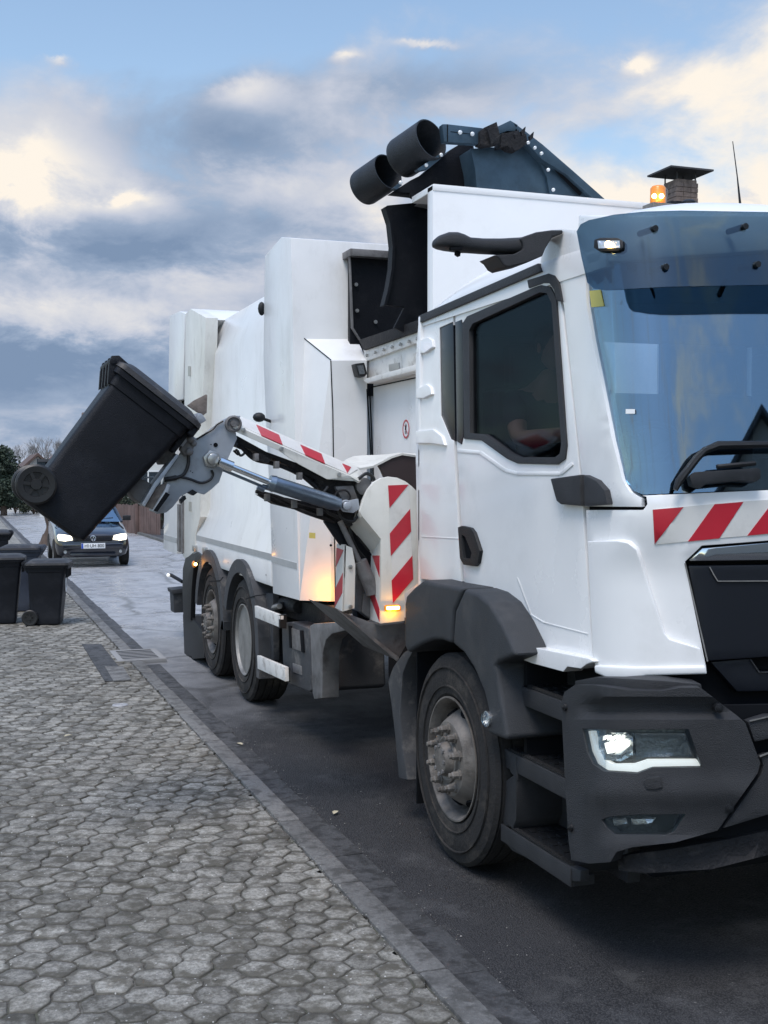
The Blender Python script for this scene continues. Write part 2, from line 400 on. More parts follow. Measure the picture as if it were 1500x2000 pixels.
def _pieces(s, name, me, parent):
    bm = bmesh.new(); bm.from_mesh(me); bm.verts.ensure_lookup_table(); seen = set(); o = None
    for v in bm.verts:
        if v.index in seen: continue
        st = [v]; comp = set()
        while st:
            q = st.pop()
            if q.index in comp: continue
            comp.add(q.index); st += [e.other_vert(q) for e in q.link_edges if e.other_vert(q).index not in comp]
        seen |= comp
        if len(comp) < 4: continue
        b2 = bm.copy(); b2.verts.ensure_lookup_table(); bmesh.ops.delete(b2, geom=[q for q in b2.verts if q.index not in comp], context='VERTS')
        m2 = bpy.data.meshes.new(name); b2.to_mesh(m2); b2.free()
        for mt in me.materials: m2.materials.append(mt)
        o = bpy.data.objects.new(name, m2); sc.collection.objects.link(o)
        if parent: o.parent = parent
    bm.free(); return o
MB.pieces = _pieces
def struct(o): o['kind'] = 'structure'; return o
def copy_tree(o, parent=None):
    c = o.copy(); sc.collection.objects.link(c); c.parent = parent
    for ch in list(o.children): copy_tree(ch, c)
    return c
def rnd(a, b): return random.uniform(a, b)
def arc(cx, cy, r, a0, a1, n, ry=None):
    return [(cx+r*math.cos(R(a0+(a1-a0)*i/n)), cy+(ry or r)*math.sin(R(a0+(a1-a0)*i/n))) for i in range(n+1)]
def text_mesh(txt, size, depth=.002):
    cu = bpy.data.curves.new('t', 'FONT'); cu.body = txt; cu.size = size; cu.extrude = depth; cu.align_x = 'CENTER'; cu.align_y = 'CENTER'
    o = bpy.data.objects.new('t', cu); sc.collection.objects.link(o)
    me = bpy.data.meshes.new_from_object(o.evaluated_get(bpy.context.evaluated_depsgraph_get()))
    vs_ = [Vector(q.co) for q in me.vertices]; fs_ = [tuple(p.vertices) for p in me.polygons]
    bpy.data.objects.remove(o); bpy.data.curves.remove(cu); bpy.data.meshes.remove(me); return vs_, fs_
# ================================================================ GROUND
def hull(mb, pts, mi=0):
    bm = bmesh.new(); vs_ = [bm.verts.new(p) for p in pts]; r_ = bmesh.ops.convex_hull(bm, input=vs_)
    bm.verts.index_update(); bm.verts.ensure_lookup_table()
    mb.add([v.co.copy() for v in bm.verts], [tuple(v.index for v in f.verts) for f in bm.faces], mi); bm.free()
def strip(mb, pts, wpx, surf, off=.002, th=.004, mi=0):
    for (a, b) in zip(pts, pts[1:]):
        dx, dy = b[0]-a[0], b[1]-a[1]; L_ = math.hypot(dx, dy); nx, ny = -dy/L_*wpx/2, dx/L_*wpx/2
        n = max(1, int(L_/40))
        for i in range(n):
            p = (a[0]+dx*i/n, a[1]+dy*i/n); q = (a[0]+dx*(i+1)/n, a[1]+dy*(i+1)/n)
            c = [(p[0]+nx, p[1]+ny), (q[0]+nx, q[1]+ny), (q[0]-nx, q[1]-ny), (p[0]-nx, p[1]-ny)]
            f = [surf(x, y, off) for x, y in c]; g = [surf(x, y, off-th) for x, y in c]
            mb.add(f+g, [(0,1,2,3), (7,6,5,4), (0,4,5,1), (1,5,6,2), (2,6,7,3), (3,7,4,0)], mi)
def node_ground(name, build):
    m_ = bpy.data.materials.new(name); m_.use_nodes = True; nt = m_.node_tree; b = nt.nodes['Principled BSDF']
    build(nt, b, nt.nodes.new, nt.links.new); M[name] = m_; return m_
def _n(nt, scale, det=6, rough=.6, vec=None, typ='ShaderNodeTexNoise'):
    n = nt.nodes.new(typ); n.inputs['Scale'].default_value = scale
    if typ == 'ShaderNodeTexNoise': n.inputs['Detail'].default_value = det; n.inputs['Roughness'].default_value = rough
    if vec is None:
        tc = nt.nodes.new('ShaderNodeTexCoord'); vec = tc.outputs['Object']
    nt.links.new(vec, n.inputs[0]); return n
def _r(nt, v, a, b, lo, hi):
    n = nt.nodes.new('ShaderNodeMapRange'); nt.links.new(v, n.inputs[0]); n.inputs[1].default_value = a; n.inputs[2].default_value = b
    n.inputs[3].default_value = lo; n.inputs[4].default_value = hi; return n.outputs[0]
def _mix(nt, f, a, b, bt='MIX'):
    n = nt.nodes.new('ShaderNodeMixRGB'); n.blend_type = bt
    for i, c in enumerate((f, a, b)):
        if isinstance(c, tuple): n.inputs[i].default_value = (*c, 1)
        elif isinstance(c, (int, float)): n.inputs[i].default_value = c
        else: nt.links.new(c, n.inputs[i])
    return n.outputs[0]
def _bump(nt, b, h, s, d=.01):
    n = nt.nodes.new('ShaderNodeBump'); n.inputs['Strength'].default_value = s; n.inputs['Distance'].default_value = d
    nt.links.new(h, n.inputs['Height']); nt.links.new(n.outputs[0], b.inputs['Normal'])
def asphalt(nt, b, N, L_):
    tc = N('ShaderNodeTexCoord'); sp = N('ShaderNodeSeparateXYZ'); L_(tc.outputs['Object'], sp.inputs[0])
    fine = _n(nt, 95, 3, .7); big = _n(nt, .7, 5, .6); vor = _n(nt, 140, typ='ShaderNodeTexVoronoi'); med = _n(nt, 3.2, 8, .7)
    c = _mix(nt, _r(nt, vor.outputs[0], .1, .65, 0, 1), (.070, .068, .068), (.011, .011, .012))
    c = _mix(nt, _r(nt, big.outputs[0], .4, .65, 0, .5), c, (.040, .040, .043))
    c = _mix(nt, _r(nt, med.outputs[0], .56, .66, 0, .55), c, (.070, .069, .068))
    speck = _n(nt, 60, 1, .5); c = _mix(nt, _r(nt, speck.outputs[0], .73, .76, 0, .6), c, (.22, .21, .20))
    # the road farther on is wetter; sky sheen is also put into its paler colour
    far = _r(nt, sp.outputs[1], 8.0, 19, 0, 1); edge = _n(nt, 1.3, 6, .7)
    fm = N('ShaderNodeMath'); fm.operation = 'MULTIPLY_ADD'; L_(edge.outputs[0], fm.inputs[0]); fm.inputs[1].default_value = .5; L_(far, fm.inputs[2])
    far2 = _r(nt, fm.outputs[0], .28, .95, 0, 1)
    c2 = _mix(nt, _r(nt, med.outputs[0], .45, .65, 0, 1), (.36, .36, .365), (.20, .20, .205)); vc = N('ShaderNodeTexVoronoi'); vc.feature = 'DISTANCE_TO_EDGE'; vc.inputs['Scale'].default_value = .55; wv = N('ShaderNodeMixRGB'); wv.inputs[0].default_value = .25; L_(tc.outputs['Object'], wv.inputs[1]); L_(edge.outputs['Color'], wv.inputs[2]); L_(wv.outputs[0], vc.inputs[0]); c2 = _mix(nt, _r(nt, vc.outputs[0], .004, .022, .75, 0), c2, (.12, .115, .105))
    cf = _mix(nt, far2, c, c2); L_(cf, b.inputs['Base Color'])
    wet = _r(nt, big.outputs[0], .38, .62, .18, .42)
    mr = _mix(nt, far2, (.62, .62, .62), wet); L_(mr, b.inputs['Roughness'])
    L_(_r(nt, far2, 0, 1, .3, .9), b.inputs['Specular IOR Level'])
    _bump(nt, b, vor.outputs[0], .8, .006)
node_ground('asphalt', asphalt)
def stone(c1, c2, c3, joint=False):
    def f(nt, b, N, L_):
        at = N('ShaderNodeAttribute'); at.attribute_name = 'tone'
        fine = _n(nt, 55, 5, .8); med = _n(nt, 11, 6, .65); big = _n(nt, 1.1, 4, .6)
        c = _mix(nt, _r(nt, fine.outputs[0], .38, .62, 0, 1), c1, c2)
        c = _mix(nt, _r(nt, med.outputs[0], .46, .60, 0, .95), c, c3)
        c = _mix(nt, _r(nt, big.outputs[0], .45, .65, 0, .45), c, c3)
        if joint:
            ed = N('ShaderNodeAttribute'); ed.attribute_name = 'edge'; q = N('ShaderNodeMath'); q.operation = 'MULTIPLY_ADD'; L_(med.outputs[0], q.inputs[0]); q.inputs[1].default_value = 1.5; L_(ed.outputs['Fac'], q.inputs[2])
            q2 = N('ShaderNodeMath'); q2.operation = 'MULTIPLY_ADD'; L_(fine.outputs[0], q2.inputs[0]); q2.inputs[1].default_value = .7; L_(q.outputs[0], q2.inputs[2])
            c = _mix(nt, _r(nt, q2.outputs[0], 1.30, 1.95, 0, .9), c, (.105, .098, .082))
            vr_ = N('ShaderNodeTexVoronoi'); vr_.inputs['Scale'].default_value = 24; L_(N('ShaderNodeTexCoord').outputs['Object'], vr_.inputs[0]); c = _mix(nt, _r(nt, vr_.outputs[0], .07, .11, .8, 0), c, (.62, .61, .58))
        sp = _n(nt, 46, 1, .5); c = _mix(nt, _r(nt, sp.outputs[0], .72, .76, 0, .5), c, c2)
        h = N('ShaderNodeHueSaturation'); L_(c, h.inputs['Color']); L_(_r(nt, at.outputs['Fac'], 0, 1, .72, 1.3), h.inputs['Value'])
        L_(h.outputs[0], b.inputs['Base Color']); b.inputs['Roughness'].default_value = .66; b.inputs['Specular IOR Level'].default_value = .35
        m2 = N('ShaderNodeMath'); m2.operation = 'ADD'; L_(fine.outputs[0], m2.inputs[0]); L_(med.outputs[0], m2.inputs[1])
        _bump(nt, b, m2.outputs[0], 1.0, .012)
    return f
node_ground('paver', stone((.155, .148, .131), (.40, .385, .345), (.092, .084, .066), True))
node_ground('kerb_stone', stone((.135, .133, .128), (.215, .212, .205), (.080, .078, .074)))
node_ground('gutter_concrete', stone((.055, .056, .058), (.105, .105, .108), (.030, .030, .030)))
def joint_dirt(nt, b, N, L_):
    n = _n(nt, 28, 6, .7); c = _mix(nt, _r(nt, n.outputs[0], .35, .65, 0, 1), (.050, .047, .040), (.125, .120, .105))
    n2 = _n(nt, 5, 4); c = _mix(nt, _r(nt, n2.outputs[0], .5, .62, 0, .6), c, (.055, .062, .036))
    L_(c, b.inputs['Base Color']); b.inputs['Roughness'].default_value = .95; _bump(nt, b, n.outputs[0], .8, .01)
node_ground('joint_dirt', joint_dirt)
def soil(nt, b, N, L_):
    n = _n(nt, .8, 8, .7); c = _mix(nt, _r(nt, n.outputs[0], .4, .6, 0, 1), (.05, .055, .035), (.09, .085, .06)); L_(c, b.inputs['Base Color']); b.inputs['Roughness'].default_value = .95
node_ground('soil', soil)
KX0, KX1, GX = 1.622, 1.742, 1.90
# world sheet
g = MB(); g.add([(-1200,-1200,-.03),(1200,-1200,-.03),(1200,2500,-.03),(-1200,2500,-.03)], [(0,1,2,3)]); struct(g.build('ground', 'soil'))
ROAD_R = 5.55
def grid_sheet(mb, x0, x1, y0, y1, z, nx, ny):
    vs_ = [(x0+(x1-x0)*i/nx, y0+(y1-y0)*j/ny, z) for j in range(ny+1) for i in range(nx+1)]
    mb.add(vs_, [(j*(nx+1)+i, j*(nx+1)+i+1, (j+1)*(nx+1)+i+1, (j+1)*(nx+1)+i) for j in range(ny) for i in range(nx)])
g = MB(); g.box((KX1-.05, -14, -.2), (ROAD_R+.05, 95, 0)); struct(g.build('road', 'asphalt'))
g = MB(); g.box((ROAD_R+.05, -14, -.2), (ROAD_R+1.9, 95, .05)); struct(g.build('far_pavement', 'gutter_concrete'))
g = MB()
for i in range(-12, 80): g.box((ROAD_R-.07, i+.004, -.1), (ROAD_R+.055, i+.996, .075))
struct(g.build('far_kerb', 'kerb_stone', bevel=.006))
g = MB(); g.box((-9, -14, -.2), (KX0+.02, 95, .0205)); struct(g.build('pavement_bed', 'joint_dirt'))
def tones(o, vals):
    a = o.data.attributes.new('tone', 'FLOAT', 'POINT'); a.data.foreach_set('value', vals)
def pavers():
    vs_, fs_, tn, eg = [], [], [], []
    s = .088; dx = s*math.sqrt(3); dy = s*1.5; rng_ = random.Random(11)
    ph = R(9); ca, sa = math.cos(ph), math.sin(ph)
    jit = {}
    def corner(x, y):
        k = (round(x/.012), round(y/.012))
        for kk in ((k[0]+a, k[1]+b) for a in (-1, 0, 1) for b in (-1, 0, 1)):
            if kk in jit: return jit[kk]
        jit[k] = (x+rng_.uniform(-.010, .010), y+rng_.uniform(-.010, .010)); return jit[k]
    for j in range(-6, 195):
        for i in range(-54, 42):
            cx0 = (i+(j % 2)*.5)*dx; cy0 = 2.6+j*dy*.97
            cx, cy = cx0*ca-cy0*sa+3.0, cx0*sa+cy0*ca
            if cx > KX0+.045 or cx < -4.4 or cy < 2.4 or cy > 24: continue
            if cy > 9 and cx < -2.2+ (0): pass
            pts = []
            for k in range(6):
                a = math.pi/6+k*math.pi/3; hx, hy = cx0+s*math.cos(a), cy0+s*math.sin(a)
                pts.append(corner(hx*ca-hy*sa+3.0, hx*sa+hy*ca))
            ring = []
            near = cy < 11
            sub = 6 if near else 1
            for k in range(6):
                p, q = pts[k], pts[(k+1) % 6]
                for m_ in range(sub):
                    t = m_/sub; x, y = p[0]+(q[0]-p[0])*t, p[1]+(q[1]-p[1])*t
                    if near:
                        nv = noise.noise_vector(Vector((x*22, y*22, 3)))*.012 + noise.noise_vector(Vector((x*70, y*70, 3)))*.005; x += nv.x; y += nv.y
                    ring.append((x, y))
            n = len(ring); tx, ty = rng_.uniform(-.02, .02), rng_.uniform(-.02, .02); dz = rng_.uniform(-.003, .004)
            mx_, my_ = sum(p[0] for p in ring)/n, sum(p[1] for p in ring)/n
            b = len(vs_); tone = min(1, max(0, rng_.gauss(.5, .22)))
            gap = rng_.uniform(.925, .975)
            for sc_, z in ((gap, .006), (gap-.012, .0235), (gap-.06, .0275), (.55, .029)):
                for (x, y) in ring:
                    X, Y = mx_+(x-mx_)*sc_, my_+(y-my_)*sc_
                    if X > KX0-.014: X = KX0-.014
                    vs_.append((X, Y, z+dz+(X-mx_)*tx+(Y-my_)*ty))
            vs_.append((mx_, my_, .029+dz))
            tn += [tone]*(4*n+1); eg += [1]*(2*n)+[.55]*n+[.1]*n+[0]
            for r_ in range(3):
                for k in range(n): fs_.append((b+r_*n+k, b+r_*n+(k+1) % n, b+(r_+1)*n+(k+1) % n, b+(r_+1)*n+k))
            for k in range(n): fs_.append((b+3*n+k, b+3*n+(k+1) % n, b+4*n))
    me = bpy.data.meshes.new('pavement'); me.from_pydata(vs_, [], fs_); me.materials.append(M['paver'])
    o = bpy.data.objects.new('pavement', me); sc.collection.objects.link(o); tones(o, tn); a_ = me.attributes.new('edge', 'FLOAT', 'POINT'); a_.data.foreach_set('value', eg); struct(o)
    for p in me.polygons: p.use_smooth = True
pavers()
# worn concrete slab area beyond the hexagons
g = MB(); g.box((-6.5, 24, 0), (KX0-.01, 95, .03)); o = g.build('pavement_slab', 'paver'); tones(o, [.55]*len(o.data.vertices)); struct(o)
g = MB(); tn = []; rr = random.Random(3)
for i in range(-2, 90):
    y0 = i*1.045-.02; y1 = y0+1.045-.012; dz = rr.uniform(-.003, .003); dx_ = rr.uniform(-.004, .004)
    if 12.1 < (y0+y1)/2 < 13.2:
        if y0 < 12.2: y1 = 12.21
        else: y0 = 12.99
    g.box((KX0+dx_, y0, -.1), (KX1+dx_, y1, .034+dz))
o = g.build('kerb', 'kerb_stone', bevel=.012); tones(o, [.5]*len(o.data.vertices)); struct(o)
va = o.data.attributes['tone'].data
for i, v_ in enumerate(o.data.vertices): va[i].value = .35+.4*((math.floor((v_.co.y+.02)/1.045)*7919 % 17)/17)
g = MB(); i = 0; y = -2
while y < 90:
    L_ = rr.uniform(.46, .54); xr = GX+rr.uniform(-.012, .012); 
    if not (y+L_ > 12.22 and y < 12.98): g.box((KX1+.008, y, -.05), (xr, y+L_-.006, .006+rr.uniform(0, .003)))
    y += L_
o = g.build('gutter', 'gutter_concrete', bevel=.004); tones(o, [.5]*len(o.data.vertices)); struct(o)
# drain grate, dark patch, small round cover
t = thing('drain_grate', (1.76, 12.6, 0), 'rectangular slotted iron drain grate set in the gutter beside the kerb', 'drain')
g = MB(); X0, X1, Y0, Y1 = 1.50, 1.99, 12.22, 12.98
g.box((X0, Y0, .0), (X1, Y0+.05, .040)); g.box((X0, Y1-.05, 0), (X1, Y1, .040)); g.box((X0, Y0+.052, 0), (X0+.06, Y1-.052, .040)); g.box((X1-.06, Y0+.052, 0), (X1, Y1-.052, .040))
mat('iron', (.36, .36, .37), .5, metal=.2, var=.2, vscale=20, dirt=(.1, .1, .1), dscale=8, damt=.5)
mat('iron_light', (.26, .26, .26), .7, spec=.2); g.build('frame', 'iron_light', t, bevel=.002)
g = MB()
for k in range(6): g.box((X0+.062, Y0+.09+k*.102, .0363), (X1-.062, Y0+.09+k*.102+.042, .0376))
g.build('grate', 'iron_light', t)
g = MB(); g.box((X0+.061, Y0+.055, .002), (X1-.061, Y1-.055, .0362)); g.build('sump', 'seam', t)
o = MB().plate([(160, 1258), (198, 1258), (252, 1328), (205, 1330)], PZ(.034), .02, off=.004, d=(0, 0, -.012)).build('pavement_patch', 'gutter_concrete'); struct(o); tones(o, [.3]*len(o.data.vertices))
o = MB().plate([(205, 1301), (240, 1301), (256, 1327), (222, 1330)], PZ(.034), .02, off=.008, d=(0, 0, -.012)).build('pavement_patch', 'kerb_stone'); struct(o); tones(o, [.7]*len(o.data.vertices))
g = MB(); c = U(235, 1377, z=.035); g.lathe([(0, .066), (.036, .066), (.04, .062), (.04, .045), (.036, .043), (.036, .018), (.041, .016), (.041, 0)], (c.x, c.y, .0), (0, 0, 1), 28)
tag(g.build('valve_cover', 'iron'), 'small round pale metal valve cover set in the hexagonal pavers', 'cover')
# leaf scraps on kerb and road
mat('dry_leaf', (.45, .40, .28), .8)
for (px, py), lab in (((655, 1587), 'small pale leaf lying on the asphalt right of the kerb'), ((133, 1437), 'small pale leaf lying on the hexagonal pavers'), ((468, 1453), 'tiny pale leaf lying in the gutter near the drain side')):
    c = U(px, py, z=.04 if px < 200 else .012); g = MB()
    a0 = rnd(0, 3); L = .035
    vs_ = [(c.x+math.cos(a0)*L*u*1.0-math.sin(a0)*L*v*.45, c.y+math.sin(a0)*L*u+math.cos(a0)*L*v*.45, c.z+.006*abs(v)) for u, v in ((-1, 0), (-.3, 1), (.5, .8), (1, 0), (.4, -.9), (-.4, -1))]
    g.prism(vs_, (0, 0, .0015)); tag(g.build('fallen_leaf', 'dry_leaf', smooth=False), lab, 'leaf')

# loose grit and sand lying in the gutter, against the kerb and in the paver joints
mat('grit', (.30, .29, .27), .9, var=.5, vscale=60)
def grit():
    rg_ = random.Random(77); g = MB()
    for k in range(2600):
        t_ = rg_.random(); y = 2.6+9.5*rg_.random()**1.4
        if t_ < .30: x = rg_.gauss(GX-.02, .035); z = .004
        elif t_ < .335: x = rg_.uniform(KX1+.01, GX+.5); z = .004
        elif t_ < .58: x = rg_.gauss(KX0-.01, .012); z = .028
        else: x = rg_.uniform(-1.9, KX0-.02); z = .031
        if x > KX1-.01 and z > .01 or (KX0-.002 < x < KX1+.008 and z < .03): z = .0385
        s_ = rg_.uniform(.0012, .0042)*(1.5 if rg_.random() < .06 else 1); a = rg_.uniform(0, 6.3)
        p = [(x+s_*math.cos(a+b), y+s_*math.sin(a+b), z) for b in (0, 1.7, 3.5, 4.9)]
        g.add(p+[(x, y, z+s_*.9)], [(0, 1, 4), (1, 2, 4), (2, 3, 4), (3, 0, 4), (3, 2, 1, 0)])
    return g.build('grit', 'grit', smooth=False)
tag(grit(), 'fine pale grit and sand scattered along the kerb and over the pavers', 'grit', kind='stuff')
# ================================================================ TRUCK
T = thing('refuse_truck', (3.5, 8.5, 0), 'large white side loading refuse truck with raised lifting arm, standing by the kerb', 'refuse truck')
# ---- cab, side
quarter = [(858, 640), (885, 628), (889, 862), (880, 858), (861, 812)]
dark_door_bit = [(889, 627), (903, 621), (907, 640), (908, 850), (905, 868), (892, 862)]
win_out = [(903, 632), (912, 618), (1055, 556), (1074, 560), (1086, 585), (1106, 870), (1103, 896), (1088, 907), (1010, 905), (990, 896), (940, 860), (906, 857)]
win_in = [(916, 645), (923, 632), (1054, 571), (1068, 573), (1077, 592), (1096, 868), (1093, 886), (1084, 893), (1014, 893), (998, 886), (946, 848), (918, 846)]
g = MB(); g.patch([(817, 634), (885, 603.5), (886, 870), (901.5, 1143), (880, 1138), (822, 1130), (815, 1040), (812, 900), (812, 700)], S, 0, .03, holes=[quarter], step=30)
cabside = g.build('cab_side', 'cab_white', T, bevel=.004, ang=50)
MB().patch(quarter, S, -.004, .01, step=60).build('quarter_window', 'gloss_black', T, bevel=.002)
# pressed bumps on the rear of the cab side
g = MB()
for pts in ([(813, 668), (834, 658), (843, 664), (845, 678), (828, 690), (814, 690)], [(813, 760), (832, 750), (840, 756), (843, 770), (826, 778), (812, 778)], [(812, 842), (845, 838), (862, 852), (868, 870), (840, 866), (812, 866)]):
    g.patch(pts, S, .016, .03, step=16)
g.build('panel_bulge', 'cab_white', T, bevel=.012, ang=70, bseg=3)
g = MB(); g.patch([(889, 602), (1050, 533), (1072, 527), (1086, 541), (1097, 600), (1119, 790), (1138, 985), (1141, 1050), (1158, 1288), (1003, 1255), (975, 1215), (940, 1170), (907, 1144), (892, 870)], S, 0, .035, holes=[win_out], step=28, mi=0)
door = g.build('cab_door', 'cab_white', T, bevel=.004, ang=50)
MB().patch(win_out, S, .008, .04, holes=[win_in], step=20).build('window_seal', 'dark_plastic', door, bevel=.004)
MB().patch(win_in, S, -.012, .006, step=50).build('window_glass', 'side_glass', door)
MB().patch([(889, 629), (901, 624), (904, 640), (905, 852), (901, 868), (892, 862)], S, .004, .02, step=30).build('door_trim', 'gloss_black', door, bevel=.002)
MB().patch([(1029, 547), (1070, 534), (1082, 538), (1090, 550), (1097, 590), (1086, 587), (1081, 565), (1072, 553), (1060, 553), (1032, 563)], S, .014, .02, step=16).build('corner_trim', 'dark_plastic', door, bevel=.004)
g = MB()
for x, y, r_ in ((943, 592, 3), (953, 588, 5), (963, 584, 3)): g.patch([(x+a, y+b) for a, b in arc(0, 0, r_*.9, 0, 330, 10, r_*1.15)], S, .003, .006, step=30)
g.build('air_vent', 'seam', door)
# window-line shoulder pressed into the door
g = MB(); strip(g, [(893, 880), (938, 884), (985, 918), (1010, 925), (1095, 925), (1118, 905)], 7, S, .004, .012); g.build('shoulder_line', 'cab_white', door, bevel=.003)
g = MB(); strip(g, [(1010, 1128), (1036, 1200), (1062, 1216), (1148, 1238)], 2.2, S, .0025, .006); strip(g, [(822, 1048), (900, 1052)], 2, S, .002, .005); g.build('pressed_line', 'cab_white', door, bevel=.001)
# handle
h = MB().patch([(894, 1030), (902, 1027), (918, 1031), (925, 1040), (937, 1076), (933, 1100), (927, 1106), (905, 1103), (898, 1090)], S, .018, .035, holes=[[(901, 1044), (908, 1048), (921, 1080), (918, 1092), (905, 1090)]], step=12).build('door_handle', 'black_plastic', door, bevel=.006)
MB().patch([(899, 1040), (922, 1042), (928, 1078), (925, 1098), (902, 1096)], S, .0025, .01, step=40).build('handle_recess', 'seam', h)
# gutter strip, roof
MB().patch([(816, 617), (1050, 514), (1056, 530), (820, 630)], S, .022, .05, step=24).build('rain_gutter', 'dark_plastic', T, bevel=.006)
def roof():
    g = MB(); nx, ny = 28, 30; vs_ = []; x0, x1, y0, y1 = 2.415, 2*XC-2.415, 3.93, 6.19
    for j in range(ny+1):
        for i in range(nx+1):
            u_ = -1+2*i/nx; v_ = -1+2*j/ny; u2 = math.sin(u_*math.pi/2); v2 = math.sin(v_*math.pi/2)
            a = max(0, 1-abs(u2)**5)**.55; lift = .06+.24*a
            back = 1-max(0, (v2+.2)/1.2)**4*.95; front = 1-max(0, (-v2-.55)/.45)**3*.5
            yf = y0+ (y1-y0)*(v2+1)/2 + (.22*abs(u2)**3 if v2 < 0 else 0)*(-v2 if v2 < 0 else 0)
            vs_.append(((x0+x1)/2+(x1-x0)/2*u2*(1-.04*a), yf, 2.775+lift*back*front))
    g.add(vs_, [(j*(nx+1)+i, j*(nx+1)+i+1, (j+1)*(nx+1)+i+1, (j+1)*(nx+1)+i) for j in range(ny) for i in range(nx)])
    # close underneath
    b = len(g.v); rim = [j*(nx+1) for j in range(ny+1)]+[ny*(nx+1)+i for i in range(1, nx+1)]+[j*(nx+1)+nx for j in range(ny-1, -1, -1)]+[i for i in range(nx-1, 0, -1)]
    lo = [(vs_[k][0], vs_[k][1], 2.745) for k in rim]; g.v += lo; n = len(rim)
    g.f += [(rim[k], rim[(k+1) % n], b+(k+1) % n, b+k) for k in range(n)]; g.m += [0]*n
    g.f.append(tuple(b+k for k in range(n))); g.m.append(0)
    return g.build('cab_roof', 'cab_white', T, ang=50)
rf = roof()
# ---- A-pillar and front
wl = [(1147, 500), (1150, 590), (1162, 660), (1180, 745), (1202, 860), (1222, 938), (1236, 958), (1256, 966)]   # left edge of the windscreen
g = MB(); g.patch([(1062, 452), (1090, 447), (1130, 450), (1142, 500), (1145, 590), (1157, 662), (1174, 745), (1196, 860), (1216, 938), (1232, 962), (1253, 973), (1253, 990), (1143, 989), (1122, 790), (1102, 600), (1089, 540), (1074, 522), (1056, 514)], S, .004, .05, step=24, sym=True)
g.build('windscreen_pillar', 'cab_white', T, bevel=.006, ang=50)
ws_c = [CX(S, y) for y in (500, 588, 948, 1045)]
g = MB(); g.patch([(1253, 968), (1500, 957), (CX(S, 950), 950), (CX(S, 1048), 1048), (1500, 1056), (1371, 1066), (1338, 1097), (1344, 1130), (1379, 1300), (1380, 1308), (1165, 1308), (1158, 1280), (1146.5, 1050), (1144.5, 996), (1256, 996), (1264, 985), (1262, 970)], S, 0, .05, step=24, sym=True)
front = g.build('front_panel', 'cab_white', T, bevel=.006, ang=50)
g = MB(); g.patch([(1147, 1057), (1205, 1056), (1226, 1060), (1243, 1074), (1298, 1238), (1308, 1249), (1368, 1267), (1379, 1300), (1378, 1316), (1168, 1314), (1158, 1290)], S, .028, .04, step=20, sym=True)
g.build('corner_deflector', 'cab_white', T, bevel=.012, ang=60, bseg=3)
g = MB(); g.patch([(1160, 1299), (1240, 1303), (1379, 1301), (1382, 1317), (1262, 1320), (1245, 1327), (1188, 1326), (1161, 1314)], S, .045, .06, step=20, sym=True)
g.build('lower_lip', 'cab_white', T, bevel=.008, ang=60)
g = MB(); g.patch([(1003, 1257), (1040, 1264), (1150, 1286), (1160, 1292), (1146, 1297), (1134, 1306), (1108, 1302), (1100, 1312), (1040, 1296), (1006, 1283), (1001, 1270)], S, .05, .09, step=18)
g.build('sill_cover', 'cab_white', T, bevel=.012, ang=60, bseg=3)
# hazard marking across the front
hz = MB(); cxs = CX(S, 1000)
hz.patch([(1274, 995), (1452, 979), (1500, 976), (cxs, 966), (cxs, 1034), (1500, 1043), (1405, 1051), (1278, 1064)], S, .003, .004, step=24, sym=True)
def seg_top(x): return 995-(x-1274)*.083
def seg_bot(x): return 1064-(x-1278)*.098
for a, b, c, d in ((1396, 1452, 1405, 1344), (1514, 1570, 1521, 1460), (1632, 1688, 1637, 1578)):
    hz.patch([(a, seg_top(a)), (b, seg_top(b)), (c, seg_bot(c)), (d, seg_bot(d))], S, .005, .004, step=24, mi=1, sym=True)
hz.patch([(1275, 995.5), (1335, 990.5), (1278.5, 1063)], S, .005, .004, step=24, mi=1)
hz.build('hazard_marking', ['white_film', 'red_film'], front, ang=50)
# windscreen and what is behind it
g = MB(); g.patch(wl+[(1500, 956), (CX(S, 949), 949), (CX(S, 480), 480), (1300, 478), (1150, 480)], S, -.012, .006, step=30, sym=True)
g.build('windscreen', 'windscreen_glass', T, ang=60)
g = MB(); g.patch([(1146, 470), (1300, 462), (CX(S, 460), 460), (CX(S, 584), 584), (1500, 588), (1182, 596), (1152, 596)], S, -.022, .012, step=30, sym=True)
g.build('shade_band', 'shade_band', T, ang=60)
MB().patch([(1151, 568), (1172, 566), (1179, 598), (1155, 600)], S, -.008, .003, step=40).build('toll_sticker', 'sticker_yellow', T)
MB().patch([(1222, 799), (1240, 799), (1240, 808), (1222, 808)], S, -.008, .002, step=40).build('windscreen_sticker', 'sticker_white', T)
# black backing behind the panel gaps
g = MB(); g.patch([(1139, 975), (1260, 978), (1272, 960), (CX(S, 955), 946), (CX(S, 975), 975), (1400, 985), (1275, 1000), (1142, 1002)], S, -.03, .03, step=30, sym=True)
strip(g, [(889, 600), (891, 870), (905, 1146)], 10, S, -.02, .02); strip(g, [(1052, 522), (1074, 522), (1090, 540), (1099, 600), (1120, 790), (1140, 985), (1143, 1050), (1158, 1290)], 9, S, -.02, .02)
g.build('gap_seal', 'seam', T, ang=60)
# turn vanes / black corner flaps
g = MB(); g.patch([(1074, 935), (1132, 927), (1134, 988), (1094, 985), (1086, 978)], S, .03, .04, step=20); o = g.build('door_flap', 'dark_plastic', door, bevel=.008)
g = MB(); g.patch([(1139, 927), (1163, 938), (1180, 957), (1186, 985), (1141, 989)], S, .03, .04, step=20); g.build('pillar_flap', 'dark_plastic', T, bevel=.008)
